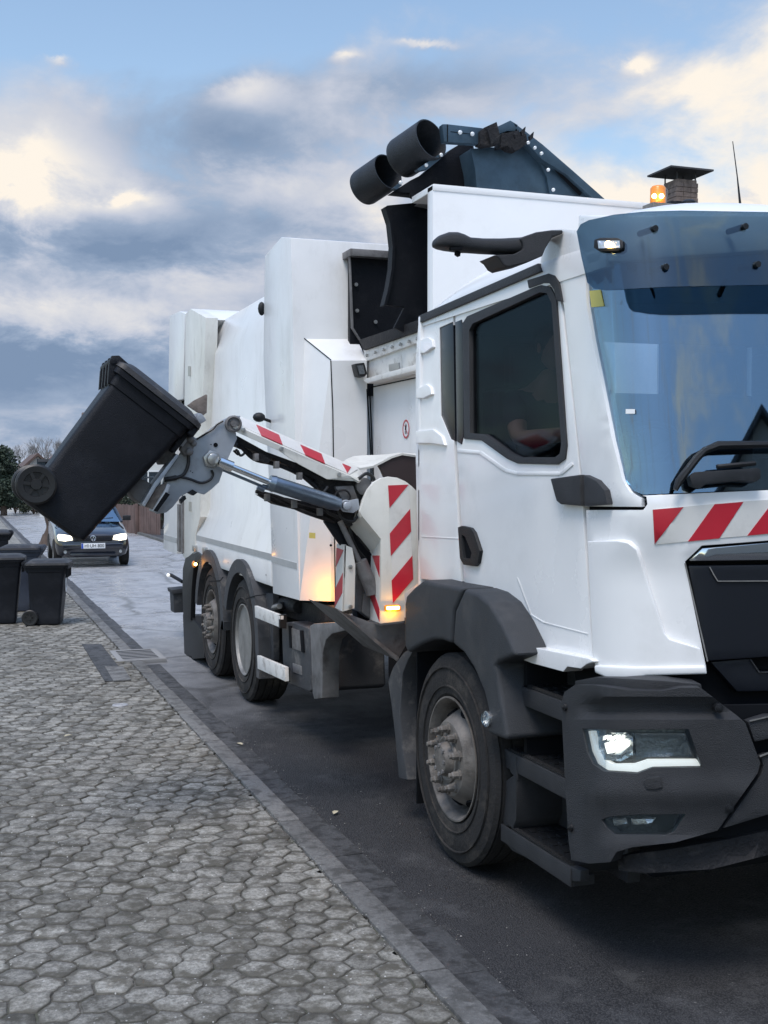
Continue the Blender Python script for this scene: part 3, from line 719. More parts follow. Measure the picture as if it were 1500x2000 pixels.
# grille
g = MB(); c1 = CX(S, 1200)
g.patch([(1344, 1105), (1500, 1103), (c1, 1100), (c1, 1280), (1500, 1283), (1384, 1291), (1379, 1280)], S, -.012, .05, step=30, sym=True)
gr = g.build('grille', 'grille_panel', T, bevel=.006, ang=50)
g = MB(); strip(g, [(1386, 1107), (1394, 1122), (1402, 1135), (CX(S, 1135), 1134)], 2, S, -.005, .01); strip(g, [(1338, 1100), (1345, 1130), (1382, 1292)], 3, S, .002, .012); g.build('grille_bead', 'rim_light', gr)
g = MB(); g.patch([(1345, 1096), (1372, 1071), (1500, 1060), (CX(S, 1055), 1053), (CX(S, 1090), 1090), (1500, 1094)], S, -.002, .03, step=24, sym=True); g.build('chrome_strip', 'chrome', gr, bevel=.008)
g = MB(); g.patch([(1388, 1293), (1468, 1286), (1484, 1312), (CX(S, 1312), 1308), (CX(S, 1345), 1345), (1440, 1351)], S, -.03, .06, step=24, sym=True); g.build('lower_grille', 'grille_panel', T, bevel=.006)
g = MB(); strip(g, [(1466, 1288), (1483, 1313), (CX(S, 1313), 1309)], 2.5, S, -.024, .01); g.build('lower_bead', 'dark_plastic', T)
g = MB(); g.patch([(1120, 1290), (1390, 1285), (CX(S, 1290), 1280), (CX(S, 1440), 1440), (1470, 1440), (1300, 1400), (1130, 1380)], S, -.09, .05, step=40, sym=True); g.build('front_backing', 'seam', T)
# ---- bumper
lampo = [(1137, 1423), (1200, 1425), (1345, 1424), (1372, 1499), (1272, 1500), (1245, 1511), (1180, 1507), (1157, 1492), (1146, 1468)]
fogo = [(1174, 1601), (1190, 1595), (1240, 1591), (1340, 1590), (1318, 1624), (1300, 1631), (1200, 1630), (1184, 1617)]
def bump_rel(px, py):
    def ss(a, b, v): t_ = min(1, max(0, (v-a)/(b-a))); return t_*t_*(3-2*t_)
    r_ = 0.0
    if py < 1405:      # brow above the lamp
        r_ += -.045*ss(1405, 1388, py)*ss(1110, 1180, px)
        r_ += .045*ss(1380, 1364, py)*ss(1110, 1200, px)
    r_ += .022*math.exp(-((py-1548)/26)**2)*ss(1130, 1180, px)
    r_ += .020*ss(1632, 1642, py)*ss(1150, 1200, px) + .010*ss(1590, 1575, py)*ss(1600, 1500, px)*0
    return r_
bo = [(1096, 1375), (1102, 1352), (1122, 1338), (1160, 1338), (1230, 1348), (1290, 1350), (1330, 1343), (1368, 1343), (1440, 1398), (1456, 1412), (1485, 1490), (1480, 1510), (1436, 1572), (1402, 1622), (1320, 1645), (1235, 1655), (1204, 1664), (1192, 1684), (1150, 1687), (1116, 1680), (1110, 1640), (1103, 1520)]
g = MB(); g.patch(bo, SB, 0, .06, holes=[lampo, fogo], step=15, rel=bump_rel, sym=True)
bumper = g.build('bumper', 'dark_plastic', T, bevel=.010, ang=50, bseg=3)
g = MB(); g.patch([(1122, 1330), (1165, 1322), (1300, 1330), (1370, 1336), (1372, 1346), (1330, 1350), (1230, 1352), (1125, 1345)], SB, -.05, .12, step=24, sym=True); g.build('bumper_top', 'dark_plastic', bumper, bevel=.006)
# middle section and the grille bars above it
c2_ = CX(SB, 1500)
g = MB(); g.patch([(1461, 1410), (1500, 1398), (c2_, 1392), (c2_, 1440), (1500, 1444), (1474, 1450)], SB, -.02, .05, step=24, sym=True)
g.patch([(1486, 1480), (1500, 1474), (c2_, 1468), (c2_, 1586), (1500, 1592), (1412, 1619), (1444, 1572), (1487, 1512), (1491, 1496)], SB, -.008, .05, step=24, sym=True)
g.build('bumper_centre', 'dark_plastic', bumper, bevel=.008, ang=50)
g = MB(); strip(g, [(1464, 1408), (1500, 1400), (c2_, 1393)], 3, SB, -.012, .01); strip(g, [(1484, 1477), (1500, 1471), (c2_, 1466)], 3.5, SB, .002, .012); g.build('bright_bead', 'rim_light', bumper)
g = MB(); strip(g, [(1488, 1495), (1486, 1512), (1440, 1575), (1406, 1620)], 5, SB, -.02, .02); g.build('bumper_gap', 'seam', bumper)
g = MB(); g.patch([(1300, 1380), (c2_, 1370), (c2_, 1620), (1300, 1640)], SB, -.09, .02, step=60, sym=True); g.build('bumper_backing', 'seam', bumper)
# screws, tow cover
def disc_on(mb, surf, px, py, r_, off, th, seg=18, mi=0):
    p = surf(px, py); e1 = surf(px+3, py)-surf(px-3, py); e2 = surf(px, py+3)-surf(px, py-3); n = e1.cross(e2).normalized()
    if n.dot(CAM-p) < 0: n = -n
    mb.tube([p+n*(off-th), p+n*off], r_, seg, mi); return p, n
for x, y in ((1104, 1381), (1403, 1383), (1116, 1616), (1423, 1578)):
    g = MB(); disc_on(g, SB, x, y, .016, .010, .03); p, n = disc_on(g, SB, x, y, .010, .0135, .01); disc_on(g, SB, x, y, .005, .016, .01)
    g.build('screw', 'black_plastic', bumper, bevel=.001)
MB().patch([(1256, 1525), (1268, 1518), (1288, 1517), (1294, 1538), (1280, 1542), (1262, 1541)], SB, .026, .01, step=12).build('tow_cover', 'dark_plastic', bumper, bevel=.003)
# headlight
def inset(poly, k):
    cx = sum(p[0] for p in poly)/len(poly); cy = sum(p[1] for p in poly)/len(poly); return [(cx+(p[0]-cx)*k, cy+(p[1]-cy)*k) for p in poly]
g = MB(); g.patch(inset(lampo, 1.03), SB, -.075, .02, step=16, sym=True); hl = g.build('headlight', 'reflector_dark', T, ang=60)
o = MB().patch(inset(lampo, .985), SB, -.006, .005, step=20, sym=True).build('lens', 'lamp_glass', hl)
g = MB(); g.patch([(1140, 1427), (1156, 1428), (1166, 1462), (1180, 1484), (1196, 1492), (1236, 1492), (1262, 1484), (1362, 1484), (1369, 1497), (1272, 1498), (1245, 1508), (1182, 1504), (1160, 1489), (1149, 1467)], SB, -.025, .02, step=10, sym=True); g.build('daylight_bar', 'led_white', hl, bevel=.004)
g = MB(); g.patch([(1168, 1440), (1190, 1431), (1225, 1430), (1236, 1440), (1236, 1475), (1212, 1487), (1180, 1484), (1170, 1468)], SB, -.03, .03, step=8, rel=lambda x, y: .008*math.sin(x*.55)*math.sin(y*.5), sym=True); g.build('reflector_bowl', 'reflector', hl, ang=20)
g = MB(); g.patch([(1180, 1452), (1205, 1446), (1228, 1447), (1228, 1457), (1208, 1468), (1186, 1472)], SB, -.022, .006, step=8, sym=True); 
for k in range(5): g.patch([(1178+k*9, 1438), (1184+k*9, 1436), (1182+k*9, 1444), (1177+k*9, 1446)], SB, -.020, .005, step=20)
g.build('bulb', 'led_hot', hl)
g = MB(); g.patch([(1240, 1432), (1338, 1432), (1352, 1478), (1262, 1478), (1242, 1484)], SB, -.045, .02, step=8, rel=lambda x, y: .006*math.sin(y*.8), sym=True); g.build('inner_reflector', 'reflector_dark', hl, ang=60)
g = MB(); g.patch(inset(fogo, 1.03), SB, -.05, .02, step=16, sym=True); fl = g.build('fog_light', 'black_plastic', T, ang=60)
g = MB(); g.patch([(1196, 1600), (1222, 1597), (1228, 1612), (1200, 1612)], SB, -.025, .01, step=8, rel=lambda x, y: .006*math.sin(x*.7)); g.patch([(1232, 1598), (1258, 1597), (1282, 1596), (1274, 1606), (1256, 1611), (1234, 1611)], SB, -.028, .01, step=8, rel=lambda x, y: .005*math.sin(x*.9)); g.build('reflector_bowl', 'reflector', fl, ang=20)
MB().patch(inset(fogo, .97), SB, -.008, .004, step=20, sym=True).build('lens', 'lamp_glass', fl)
# under bumper
g = MB(); g.patch([(1205, 1672), (1300, 1660), (1420, 1640), (1500, 1622), (CX(SB, 1620), 1612), (CX(SB, 1660), 1658), (1500, 1670), (1390, 1698), (1260, 1706), (1208, 1700)], SB, -.07, .10, step=24, sym=True, rel=lambda x, y: .02 if y > 1672 else 0); g.build('front_underrun_bar', 'grimy_black', T, bevel=.008)
# ---- steps
SX = PX(2.33)
g = MB(); 
def step_tread(y0, y1, x0, x1, z, teeth=True):
    g = MB(); g.box((x0, y0, z-.035), (x1, y1, z))
    n = int((y1-y0)/.022)
    for i in range(n):
        a = y0+i*(y1-y0)/n; g.prism([(x0, a, z), (x0, a+.012, z), (x0, a+.006, z+.010)], (.02, 0, 0))
    for k in range(4):
        for j in range(5): g.box((x0+.05+k*.045, y0+.05+j*(y1-y0-.1)/5, z), (x0+.075+k*.045, y0+.05+j*(y1-y0-.1)/5+.04, z+.006))
    return g
for nm, y0, y1, x0, z, th in (('step', 4.28, 4.86, 2.36, .985, .055), ('step', 4.28, 4.88, 2.345, .675, .055), ('step', 4.26, 4.86, 2.33, .33, .05)):
    sg = step_tread(y0, y1, x0, x0+.27, z).build(nm, 'black_plastic', T, bevel=.0)
    g = MB(); g.box((x0-.012, y0-.02, z-th-.03), (x0-.001, y1+.04, z-.003)); g.box((x0, y0-.02, z-th-.03), (x0+.1, y1+.04, z-.04)); g.build('step_face', 'dark_plastic', sg, bevel=.004)
g = MB(); g.plate([(975, 1535), (985, 1527), (1006, 1512), (1010, 1520), (1008, 1600), (1000, 1622), (983, 1615)], SX, .28); g.plate([(993, 1468), (1008, 1478), (1010, 1520), (996, 1508)], SX, .25)
g.box((2.56, 4.2, .25), (2.62, 5.0, 1.2)); g.build('step_housing', 'dark_plastic', T, bevel=.012)
g = MB(); g.plate([(984, 1613), (1008, 1632), (1108, 1690), (1134, 1700), (1133, 1722), (1120, 1722), (1000, 1662), (990, 1650)], SX, .04, off=.006); g.build('step_skirt', 'dark_plastic', T, bevel=.006)
g = MB(); g.box((2.62, 4.1, .3), (4.38, 6.1, 1.15)); g.box((2.5, 4.05, 1.0), (4.5, 4.25, 1.12)); g.build('engine_underside', 'seam', T)
# ---- fender
FS = PX(2.238)
g = MB(); g.plate([(907, 1150), (930, 1158), (955, 1178), (978, 1215), (998, 1258), (1006, 1280), (972, 1294), (966, 1300), (975, 1350), (990, 1442), (985, 1445), (951, 1432), (956, 1400), (945, 1352), (925, 1305), (905, 1275), (884, 1258), (889, 1192)], FS, .36)
fd = g.build('front_fender', 'fender_plastic', T, bevel=.022, ang=50, bseg=3)
g = MB(); g.plate([(905, 1149), (886, 1190), (881, 1257), (862, 1250), (845, 1250), (825, 1257), (810, 1266), (796, 1275), (790, 1262), (790, 1180), (793, 1163), (806, 1149), (826, 1133), (850, 1139)], FS, .36); g.build('front_fender', 'fender_plastic', T, bevel=.022, ang=50, bseg=3)
g = MB(); g.plate([(767, 1303), (776, 1290), (788, 1274), (800, 1266), (806, 1272), (796, 1290), (786, 1315), (781, 1400), (787, 1470), (796, 1524), (778, 1520), (771, 1440), (764, 1380), (757, 1330)], PX(2.30), .34); g.build('mudguard', 'dusty_plastic', T, bevel=.012)
g = MB(); g.box((2.32, 5.96, .14), (2.80, 5.975, 1.05)); g.box((2.36, 4.72, .62), (2.8, 4.75, 1.2)); g.build('mud_flap', 'seam', T)
g = MB(); g.box((2.60, 4.75, .95), (2.66, 6.1, 1.35)); g.build('wheel_arch', 'seam', T)
g = MB(); p = FS(954, 1404, .0); g.lathe([(0, .034), (.016, .034), (.024, .028), (.026, 0)], p, (-1, 0, 0), 24); g.build('side_lamp', 'lamp_glass', T)
g = MB(); g.lathe([(-.002, .036), (.012, .036), (.014, .031), (.002, .029), (.002, 0)], p, (-1, 0, 0), 24); g.build('lamp_ring', 'reflector', T)
# ---- wheels
def tyre(g, r=.52, w_=.30, rr_=.292):
    pr = [(-w_*.42, rr_), (-w_*.5, rr_+.03), (-w_*.53, rr_+.10), (-w_*.5, r-.045), (-w_*.47, r-.018), (-w_*.40, r)]
    for k in range(5):
        a = -w_*.40+w_*.8*k/4
        if k: pr += [(a-.012, r), (a-.010, r-.010), (a+.0, r-.010), (a+.002, r)]
    pr += [(w_*.47, r-.018), (w_*.5, r-.045), (w_*.53, rr_+.1), (w_*.5, rr_+.03), (w_*.42, rr_)]
    g.lathe(pr, (0, 0, 0), (-1, 0, 0), 64, closed=True)
    for rad, hh in ((rr_+.06, .003), (r-.075, .004)):   # raised rings on the sidewall; (axis points outwards)
        g.lathe([(w_*.515, rad), (w_*.53+hh, rad+.003), (w_*.53+hh, rad+.008), (w_*.515, rad+.011)], (0, 0, 0), (-1, 0, 0), 64, closed=True)
def wheel(kind, loc):
    root = MB(); tyre(root); o = root.build('wheel', 'tire', T, local=True, ang=28); o.location = Vector(loc)-Vector(T.location)
    W = .15
    g = MB()
    if kind == 'front':
        g.lathe([(-.12, .27), (.10, .275), (W-.01, .292), (W-.004, .306), (W+.004, .306), (W+.004, .298), (W-.015, .284), (.03, .262), (.02, .262), (-.10, .26)], (0, 0, 0), (-1, 0, 0), 56)
        prof = [(.02, .262), (.05, .252), (.105, .225), (.150, .195), (.163, .182), (.166, .165), (.166, .0)]
        g.lathe(prof, (0, 0, 0), (-1, 0, 0), 56)
    else:
        g.lathe([(.13, .30), (W+.002, .306), (W+.004, .298), (W-.02, .285), (.03, .27), (-.02, .262), (-.06, .245), (-.085, .20), (-.085, .14), (-.03, .13), (-.02, .09), (-.02, 0)], (0, 0, 0), (-1, 0, 0), 56)
    rim = g.build('rim', 'rim' if kind == 'front' else 'rim_light', o, local=True, ang=28)
    if kind == 'front':
        g = MB()
        for k in range(8):
            a = 2*math.pi*(k+.3)/8; c = Vector((-.090, .234*math.cos(a), .234*math.sin(a))); n = Vector((-.44, .9*math.cos(a), .9*math.sin(a))).normalized()
            tn = Vector((0, -math.sin(a), math.cos(a))); rd = n.cross(tn)
            pts = [c+n*.008+tn*math.cos(b)*.038+rd*math.sin(b)*.030 for b in [2*math.pi*i/14 for i in range(14)]]
            g.prism(pts, -n*.012)
        g.build('hand_hole', 'seam', rim, local=True)
        for k in range(10):
            a = 2*math.pi*(k+.5)/10; c = Vector((-.163, .150*math.cos(a), .150*math.sin(a)))
            g = MB(); g.lathe([(0, .026), (.012, .026), (.014, .019), (.04, .018), (.046, .013), (.058, .013), (.061, .009)], c, (-1, 0, 0), 8); g.build('wheel_nut', 'rim', rim, local=True)
        g = MB(); g.lathe([(.160, .118), (.176, .115), (.180, .104), (.172, .088), (.195, .082), (.212, .072), (.218, .045), (.218, 0)], (0, 0, 0), (-1, 0, 0), 32); g.build('hub', 'rim', rim, local=True)
        for k in range(8):
            a = 2*math.pi*k/8; g = MB(); g.lathe([(0, .011), (.012, .011)], (-.208, .062*math.cos(a), .07*math.sin(a)), (-1, 0, 0), 6)
            g.build('hub_bolt', 'dirty_steel', rim, local=True)
    return o
wheel('front', (2.43, 5.39, .52)); wheel('rear', (2.42, 9.92, .52)); wheel('front', (2.42, 11.27, .52))
for y, k in ((5.39, 'rear'), (9.92, 'rear'), (11.27, 'rear')):
    o = wheel(k, (4.57, y, .52)); o.rotation_euler = (0, 0, math.pi)
g = MB()
for y in (5.39, 9.92, 11.27): g.tube([(2.5, y, .52), (4.5, y, .52)], .09, 12)
g.box((4.15, 6.4, .38), (4.7, 8.7, .95)); g.box((2.95, 4.3, .62), (3.08, 13.2, .92)); g.box((3.92, 4.3, .62), (4.05, 13.2, .92)); g.box((2.6, 6.2, .55), (4.4, 7.2, 1.0)); g.box((2.45, 8.4, .85), (4.55, 13.3, 1.08)); g.build('chassis', 'seam', T, bevel=.01)  # unseen far-side tank box is added to keep light from under the truck
# rear fenders
def ring_fender(yc, a0, a1, ri=.575, ro=.69, leg=None, bot=.34):
    g = MB(); n = 18
    pts = []
    for i in range(n+1):
        a = R(a0+(a1-a0)*i/n); pts.append((2.235, yc+ro*math.cos(a), .52+ro*math.sin(a)))
    ins = []
    for i in range(n+1):
        a = R(a0+(a1-a0)*i/n); ins.append((2.235, yc+ri*math.cos(a), .52+ri*math.sin(a)))
    if leg: pts.append((2.235, yc-ro-.02, bot)); ins.append((2.235, yc-ri-.04, bot))
    g2 = []
    for i in range(len(pts)-1): g.prism([pts[i], pts[i+1], ins[i+1], ins[i]], (.42, 0, 0))
    return g.build('rear_fender', 'dusty_plastic', T, bevel=0, ang=40)
ring_fender(9.92, 20, 180, leg=True, bot=.30); ring_fender(11.27, 10, 180, leg=True, bot=.6)
g = MB(); strip(g, [(408, 1136), (430, 1134), (436, 1127)], 2, PX(2.232), 0, .004); strip(g, [(480, 1170), (498, 1164), (520, 1161)], 2, PX(2.232), 0, .004); g.build('fender_crack', 'seam', T)
# mudguard behind the last wheel, rear marker, rear lamp arm, step box
RX = PX(2.25)
g = MB(); g.plate([(362, 1090), (385, 1078), (396, 1088), (378, 1105), (374, 1150), (372, 1212), (358, 1208), (356, 1150), (357, 1110)], RX, .05); g.plate([(357, 1200), (374, 1204), (400, 1240), (399, 1285), (374, 1287), (374, 1282), (360, 1281)], RX, .4, off=-.02); g.build('rear_mudguard', 'black_plastic', T, bevel=.004)
g = MB(); p = RX(379, 1102); g.ball(p, .045, 0, 12, (.5, 1, .8)); g.build('marker_lamp', 'amber_lens', T)
g = MB(); g.ball(RX(382, 1102, .02), .016); g.build('marker_bulb', 'amber_hot', T)
q0 = U(328, 1123, y=14.4); g = MB(); g.tube([q0, U(334, 1123, y=14.4), U(356, 1136, y=14.2), U(362, 1136, y=14.2)], .022, 8); g.build('lamp_arm', 'black_plastic', T)
g = MB(); g.ball(q0+Vector((0, -.03, 0)), .022); g.build('position_lamp', 'led_white', T)
g = MB(); g.plate([(338, 1155), (362, 1152), (362, 1196), (340, 1197)], PY(14.0), .25); g.plate([(335, 1152), (364, 1149), (364, 1158), (337, 1160)], PY(13.95), .32); g.build('rear_step_box', 'dusty_plastic', T, bevel=.01)
# ================================================================ BODY
BX = 2*XC
def mirror_section(sec): return sec + [(BX-x, z) for x, z in sec[::-1]]
sec = mirror_section([(2.55, 1.06), (2.275, 1.06), (2.27, 1.10), (2.27, 1.335), (2.36, 1.60), (2.36, 3.10), (2.50, 3.47), (2.62, 3.49)])
g = MB(); g.prism([(x, 8.95, z) for x, z in sec], (0, 3.3, 0)); body = g.build('container', 'body_white', T, bevel=.006, ang=40)
g = MB()
for a, b in ((8.62, 12.15),): g.box((2.2665, a, 1.265), (2.2695, b, 1.315))
g.build('grey_line', 'grey_line', body)
g = MB()
for px, py in ((382, 1071), (402, 1075)): p = U(px, py, x=2.262); g.box((2.235, p.y-.05, p.z-.03), (2.275, p.y+.05, p.z+.03))
g.build('side_bracket', 'bolt', body, bevel=.006)
B2 = PX(2.262)
# rear frame with folded edge
g = MB(); g.plate([(363, 612), (372, 603), (402, 620), (400, 700), (392, 850), (391, 1010), (382, 1046), (382, 1076), (362, 1092), (357, 1086), (357, 975)], B2, .12); g.build('rear_post', 'cream_white', T, bevel=.006)
a_ = U(372, 603, x=2.262); c3 = U(413, 624, x=2.36); g = MB(); hull(g, [a_, Vector((a_.x+.02, 12.45, 3.2)), Vector((BX-a_.x, a_.y, a_.z)), c3, Vector((BX-c3.x, c3.y, c3.z)), Vector((BX-2.36, 12.45, 3.2))]); g.build('rear_frame_top', 'body_white', T, bevel=.004)
g = MB(); g.plate([(331, 617), (350, 608), (361, 612), (359, 700), (357, 780), (344, 782), (345, 960), (345, 1082), (333, 1078), (319, 1071), (321, 975), (329, 760)], PX(2.27), 2.4); tg = g.build('tailgate', 'body_white', T, bevel=.008)
g = MB(); g.plate([(320, 1044), (345, 1051), (345, 1061), (320, 1054)], PX(2.267), .004); g.build('grey_line', 'grey_line', tg)
g = MB(); g.box((2.33, 12.45, 1.05), (BX-2.33, 13.5, 3.3)); g.build('tailgate_gap', 'seam', T)
g = MB(); g.plate([(346, 985), (350, 985), (350, 1078), (346, 1076)], B2, .05, off=.01); g.plate([(353, 970), (356, 970), (356, 1080), (353, 1078)], B2, .05, off=.02); g.build('tailgate_ram', 'dirty_steel', T)
# ---- tower in front of the container
TX = PX(2.255)
g = MB(); g.plate([(517, 500), (549, 463), (568, 464.5), (572, 634), (577, 900), (585, 1173), (533, 1159), (526, 960), (520, 840), (514, 700)], TX, BX-2*2.255, d=(BX-4.51, 0, 0)); tower = g.build('front_tower', 'body_white', T, bevel=.008, ang=40)
g = MB(); g.plate([(529.5, 1086), (579, 1099.5), (579.5, 1112), (530, 1098)], PX(2.252), .006); g.build('grey_line', 'grey_line', tower)
yU = U(568, 464.5, x=2.255).y
# upper wall, seam, shoulder and lower front box
A = U(563, 636, x=2.27); Bp = U(686, 637, y=A.y); C_ = U(717, 704, y=7.95); D_ = U(646, 704, y=7.95)
E_ = U(585, 1173, x=2.2555); Dd = Vector((D_.x, 7.95, E_.z)); Cd = Vector((C_.x, 7.95, E_.z))
g = MB(); hull(g, [A, Bp, C_, D_, E_, Dd, Cd, A+Vector((0, .5, 0)), Bp+Vector((0, .5, 0)), E_+Vector((0, .4, 0)), Cd+Vector((0, .5, 0))]); lb = g.build('lower_front_box', 'body_white', T, bevel=.004, ang=25)
FW7 = PY(7.95)
g = MB(); strip(g, [(646, 704), (650, 800), (655, 1172)], 2.2, FW7, .002, .003); strip(g, [(717, 760), (724, 880), (728, 1100)], 3, FW7, .002, .003)
yS = A.y
a3 = [A+Vector((0, -.004, 0)), D_+Vector((0, -.004, .004))]; g.tube(a3, .0035, 4)
g.build('panel_seam', 'seam', lb)
fUp = PV((2.255, yU), (3.5, yU)); fl_ = PV((2.255, A.y), (3.5, A.y))
g = MB(); g.tube([U(568.5, 466, x=2.275)+Vector((0, -.002, 0)), U(572.5, 634, x=2.275)+Vector((0, -.004, 0))], .0045, 4); g.build('panel_seam', 'seam', tower)
g = MB()
for x, y in ((616, 1165-104), (634, 1133-45), (633, 1052-150)): pass
p = U(646.5, 1065, y=7.95); g.disc(U(646, 1065, y=7.94), (0, -1, 0), .009, .004); g.build('rivet', 'seam', lb)
# small black eye on the tower edge, mirror knob
g = MB(); g.ball(U(511, 603, x=2.25), .05, 0, 12, (.6, .5, 1.1)); g.build('grab_loop', 'black_plastic', T)
g = MB(); c = U(506, 815, x=2.16); g.ball(c, .05, 0, 12, (1, .8, .75)); g.tube([c, c+Vector((.1, .02, -.03))], .012, 6); g.build('camera_knob', 'black_plastic', T)
g = MB()
for k in range(5): c = Vector((2.266, 9.1+k*.70, 1.14)); g.lathe([(0, .007), (.003, .007), (.005, .003)], c, (-1, 0, 0), 8)
g.build('rivet_row', 'bolt', body)
g = MB()
for z in (1.6, 2.3, 3.0): g.tube([(2.255, 12.28, z-.05), (2.255, 12.28, z+.05)], .018, 8)
g.build('tailgate_hinge', 'bolt', T)
g = MB(); g.plate([(604, 1040), (616, 1041), (616, 1052), (604, 1051)], FW7, .003, off=.003); g.build('data_label', 'sticker_yellow', lb)
# ---- hopper side (recess behind the arm)
HX = PX(2.76)
g = MB(); g.box((2.76, 6.32, .95), (2.84, 7.949, 2.60)); hs = g.build('hopper_side', 'body_white', T, bevel=.004)
g = MB(); g.plate([(706, 741), (816, 710), (818, 722), (716, 749)], PX(2.66), .11); g.build('hopper_ledge', 'worn_white', T, bevel=.008)
g = MB(); g.plate([(713, 702), (818, 664), (818, 712), (718, 742)], PX(2.73), .05); g.build('hopper_guard', 'worn_white', T, bevel=.006)
g = MB(); g.plate([(709, 682), (818, 645), (818, 668), (714, 706)], PX(2.71), .05); hg = g.build('hopper_flange', 'worn_white', T, bevel=.004)
g = MB()
for k in range(7): p = U(718+k*16.5, 694-k*5.4, x=2.705); g.lathe([(0, .011), (.014, .011), (.018, .005)], p, (-1, 0, 0), 6)
g.build('bolt_row', 'bolt', hg)
g = MB(); g.plate([(700, 664), (818, 624), (818, 646), (710, 684)], PX(2.69), .06); g.build('rubber_lip', 'grimy_black', T, bevel=.006)
g = MB(); strip(g, [(722, 757), (816, 737)], 2.4, HX, .002, .004); strip(g, [(722, 757), (726, 850), (730, 960)], 3, HX, .002, .004); g.build('panel_seam', 'seam', hs)
g = MB(); g.plate([(759, 712), (778, 708), (779, 720), (760, 725)], PX(2.72), .01); g.build('plate', 'bolt', hg)
g = MB(); g.plate([(694, 710), (712, 708), (718, 730), (712, 736), (700, 734)], PY(7.85), .10); lp = g.build('work_lamp', 'black_plastic', T, bevel=.008)
g = MB(); g.plate([(698, 714), (709, 713), (713, 730), (702, 731)], PY(7.845), .01); g.build('lamp_lens', 'reflector_dark', lp)
# prohibition sticker: no hand
g = MB(); cc = U(793, 838, x=2.757); ay, az_ = .052, .052
ring = [(2.757, cc.y+.062*math.cos(R(a)), cc.z+.062*math.sin(R(a))) for a in range(0, 360, 12)]
g.prism(ring, (.002, 0, 0), 0)
for i in range(30):
    a, b = R(i*12), R(i*12+12)
    g.prism([(2.755, cc.y+r_*math.cos(t), cc.z+r_*math.sin(t)) for r_, t in ((.062, a), (.062, b), (.050, b), (.050, a))], (.0018, 0, 0), 1)
def yz(u_, v_, x=2.7555): return (x, cc.y-u_*.05, cc.z+v_*.05)
g.prism([yz(-.55, .62), yz(-.62, .55), yz(.55, -.62), yz(.62, -.55)], (.001, 0, 0), 1)
g.prism([yz(.0, .75), yz(-.18, .45), yz(-.35, -.05), yz(-.1, -.2), yz(.05, .0), yz(.15, -.15), yz(.22, .5)], (.0008, 0, 0), 2)
for k in range(3): g.prism([yz(-.35+k*.25, -.2), yz(-.25+k*.25, -.2), yz(-.25+k*.25, -.65), yz(-.33+k*.25, -.65)], (.0008, 0, 0), 2)
g.build('warning_sticker', ['sticker_white', 'red_film', 'seam'], hs, smooth=False)
# ---- hopper interior
g = MB(); g.box((2.66, 8.17, 2.5), (4.6, 8.22, 3.50)); g.build('hopper_back', 'black_steel', T)
g = MB(); g.box((2.64, 8.10, 3.488), (4.6, 8.3, 3.540)); g.plate([(682, 488), (685, 488), (691, 640), (706, 664), (702, 664), (687, 640)], PY(8.14), .03); g.build('hopper_beam', 'dirty_steel', T, bevel=.006)
g = MB()
for x, y in ((695, 556), (697, 607), (733, 629)): g.disc(U(x, y, y=8.165), (0, -1, 0), .014, .012, 8)
g.build('bolt', 'bolt', T)
g = MB(); g.plate([(752, 405), (757, 401), (838, 393), (848, 393), (848, 640), (800, 655), (770, 640), (790, 600), (757, 596), (749, 596), (757, 570), (765, 525), (767, 480), (762, 435)], PY(7.15), .03); g.build('guide_plate', 'black_steel', T, bevel=.004)
g = MB(); pts = [(752, 404), (762, 435), (767, 480), (765, 525), (758, 565), (750, 596)]
for a, b in zip(pts, pts[1:]): g.prism([U(a[0], a[1], y=7.12), U(b[0], b[1], y=7.12), U(b[0]+5, b[1], y=7.12), U(a[0]+5, a[1], y=7.12)], (0, .08, 0))
g.build('guide_rim', 'black_steel', T)
g = MB(); g.box((2.647, 6.55, 1.2), (4.60, 6.64, 3.637)); g.box((2.647, 6.545, 3.60), (4.60, 6.9, 3.640)); g.build('hopper_front_wall', 'cab_white', T, bevel=.006)
g = MB(); g.plate([(1360, 407), (1371, 404), (1440, 409), (1440, 460), (1360, 460)], PY(6.56), .3); g.build('wall_return', 'cab_white', T, bevel=.006)
# ---- lid linkage on top
L6 = PY(6.75); L7 = PY(7.0)
g = MB(); g.plate([(864, 242), (874, 242), (944, 250), (939, 281), (884, 278), (868, 277)], L6, .06); a1 = g.build('lid_link', 'blue_steel', T, bevel=.006)
g = MB(); strip(g, [(874, 243), (874, 277)], 2, L6, .002, .004); strip(g, [(880, 257), (922, 262)], 1.2, L6, .002, .004); g.build('link_seam', 'seam', a1)
def bolts(pts, surf, par, r_=.013, off=.012):
    for x, y in pts:
        g = MB(); p = surf(x, y, off); n = (surf(x, y, off+.2)-p).normalized()
        if n.dot(CAM-p) < 0: n = -n
        nn = Vector((0, -1, 0)); g.lathe([(0, r_), (.010, r_), (.014, r_*.5), (.014, 0)], p, nn, 8); g.build('bolt', 'bolt_white', par)
mat('bolt_white', (.75, .77, .78), .35, metal=.2)
bolts([(898, 259), (922, 262)], L6, a1)
g = MB(); g.plate([(938, 256), (946, 249), (970, 238), (976, 262), (975, 280), (950, 284), (938, 281)], PY(6.72), .08); g.plate([(952, 251), (968, 239), (977, 268), (960, 282)], PY(6.68), .02); g.build('rubber_brush', 'grimy_black', T, smooth=False)
g = MB(); g.plate([(972, 247), (997, 235), (1012, 244), (1006, 256), (990, 256), (975, 262)], L6, .12); g.plate([(999, 236), (1025, 255), (1060, 282), (1120, 334), (1182, 389), (1160, 389), (1105, 340), (1060, 312), (1020, 270)], L6, .10)
lb2 = g.build('lid_rail', 'blue_steel', T, bevel=.004)
bolts([(1031, 279), (1044, 289), (1057, 300), (1070, 332), (1080, 371)], PY(6.70), lb2, .011)
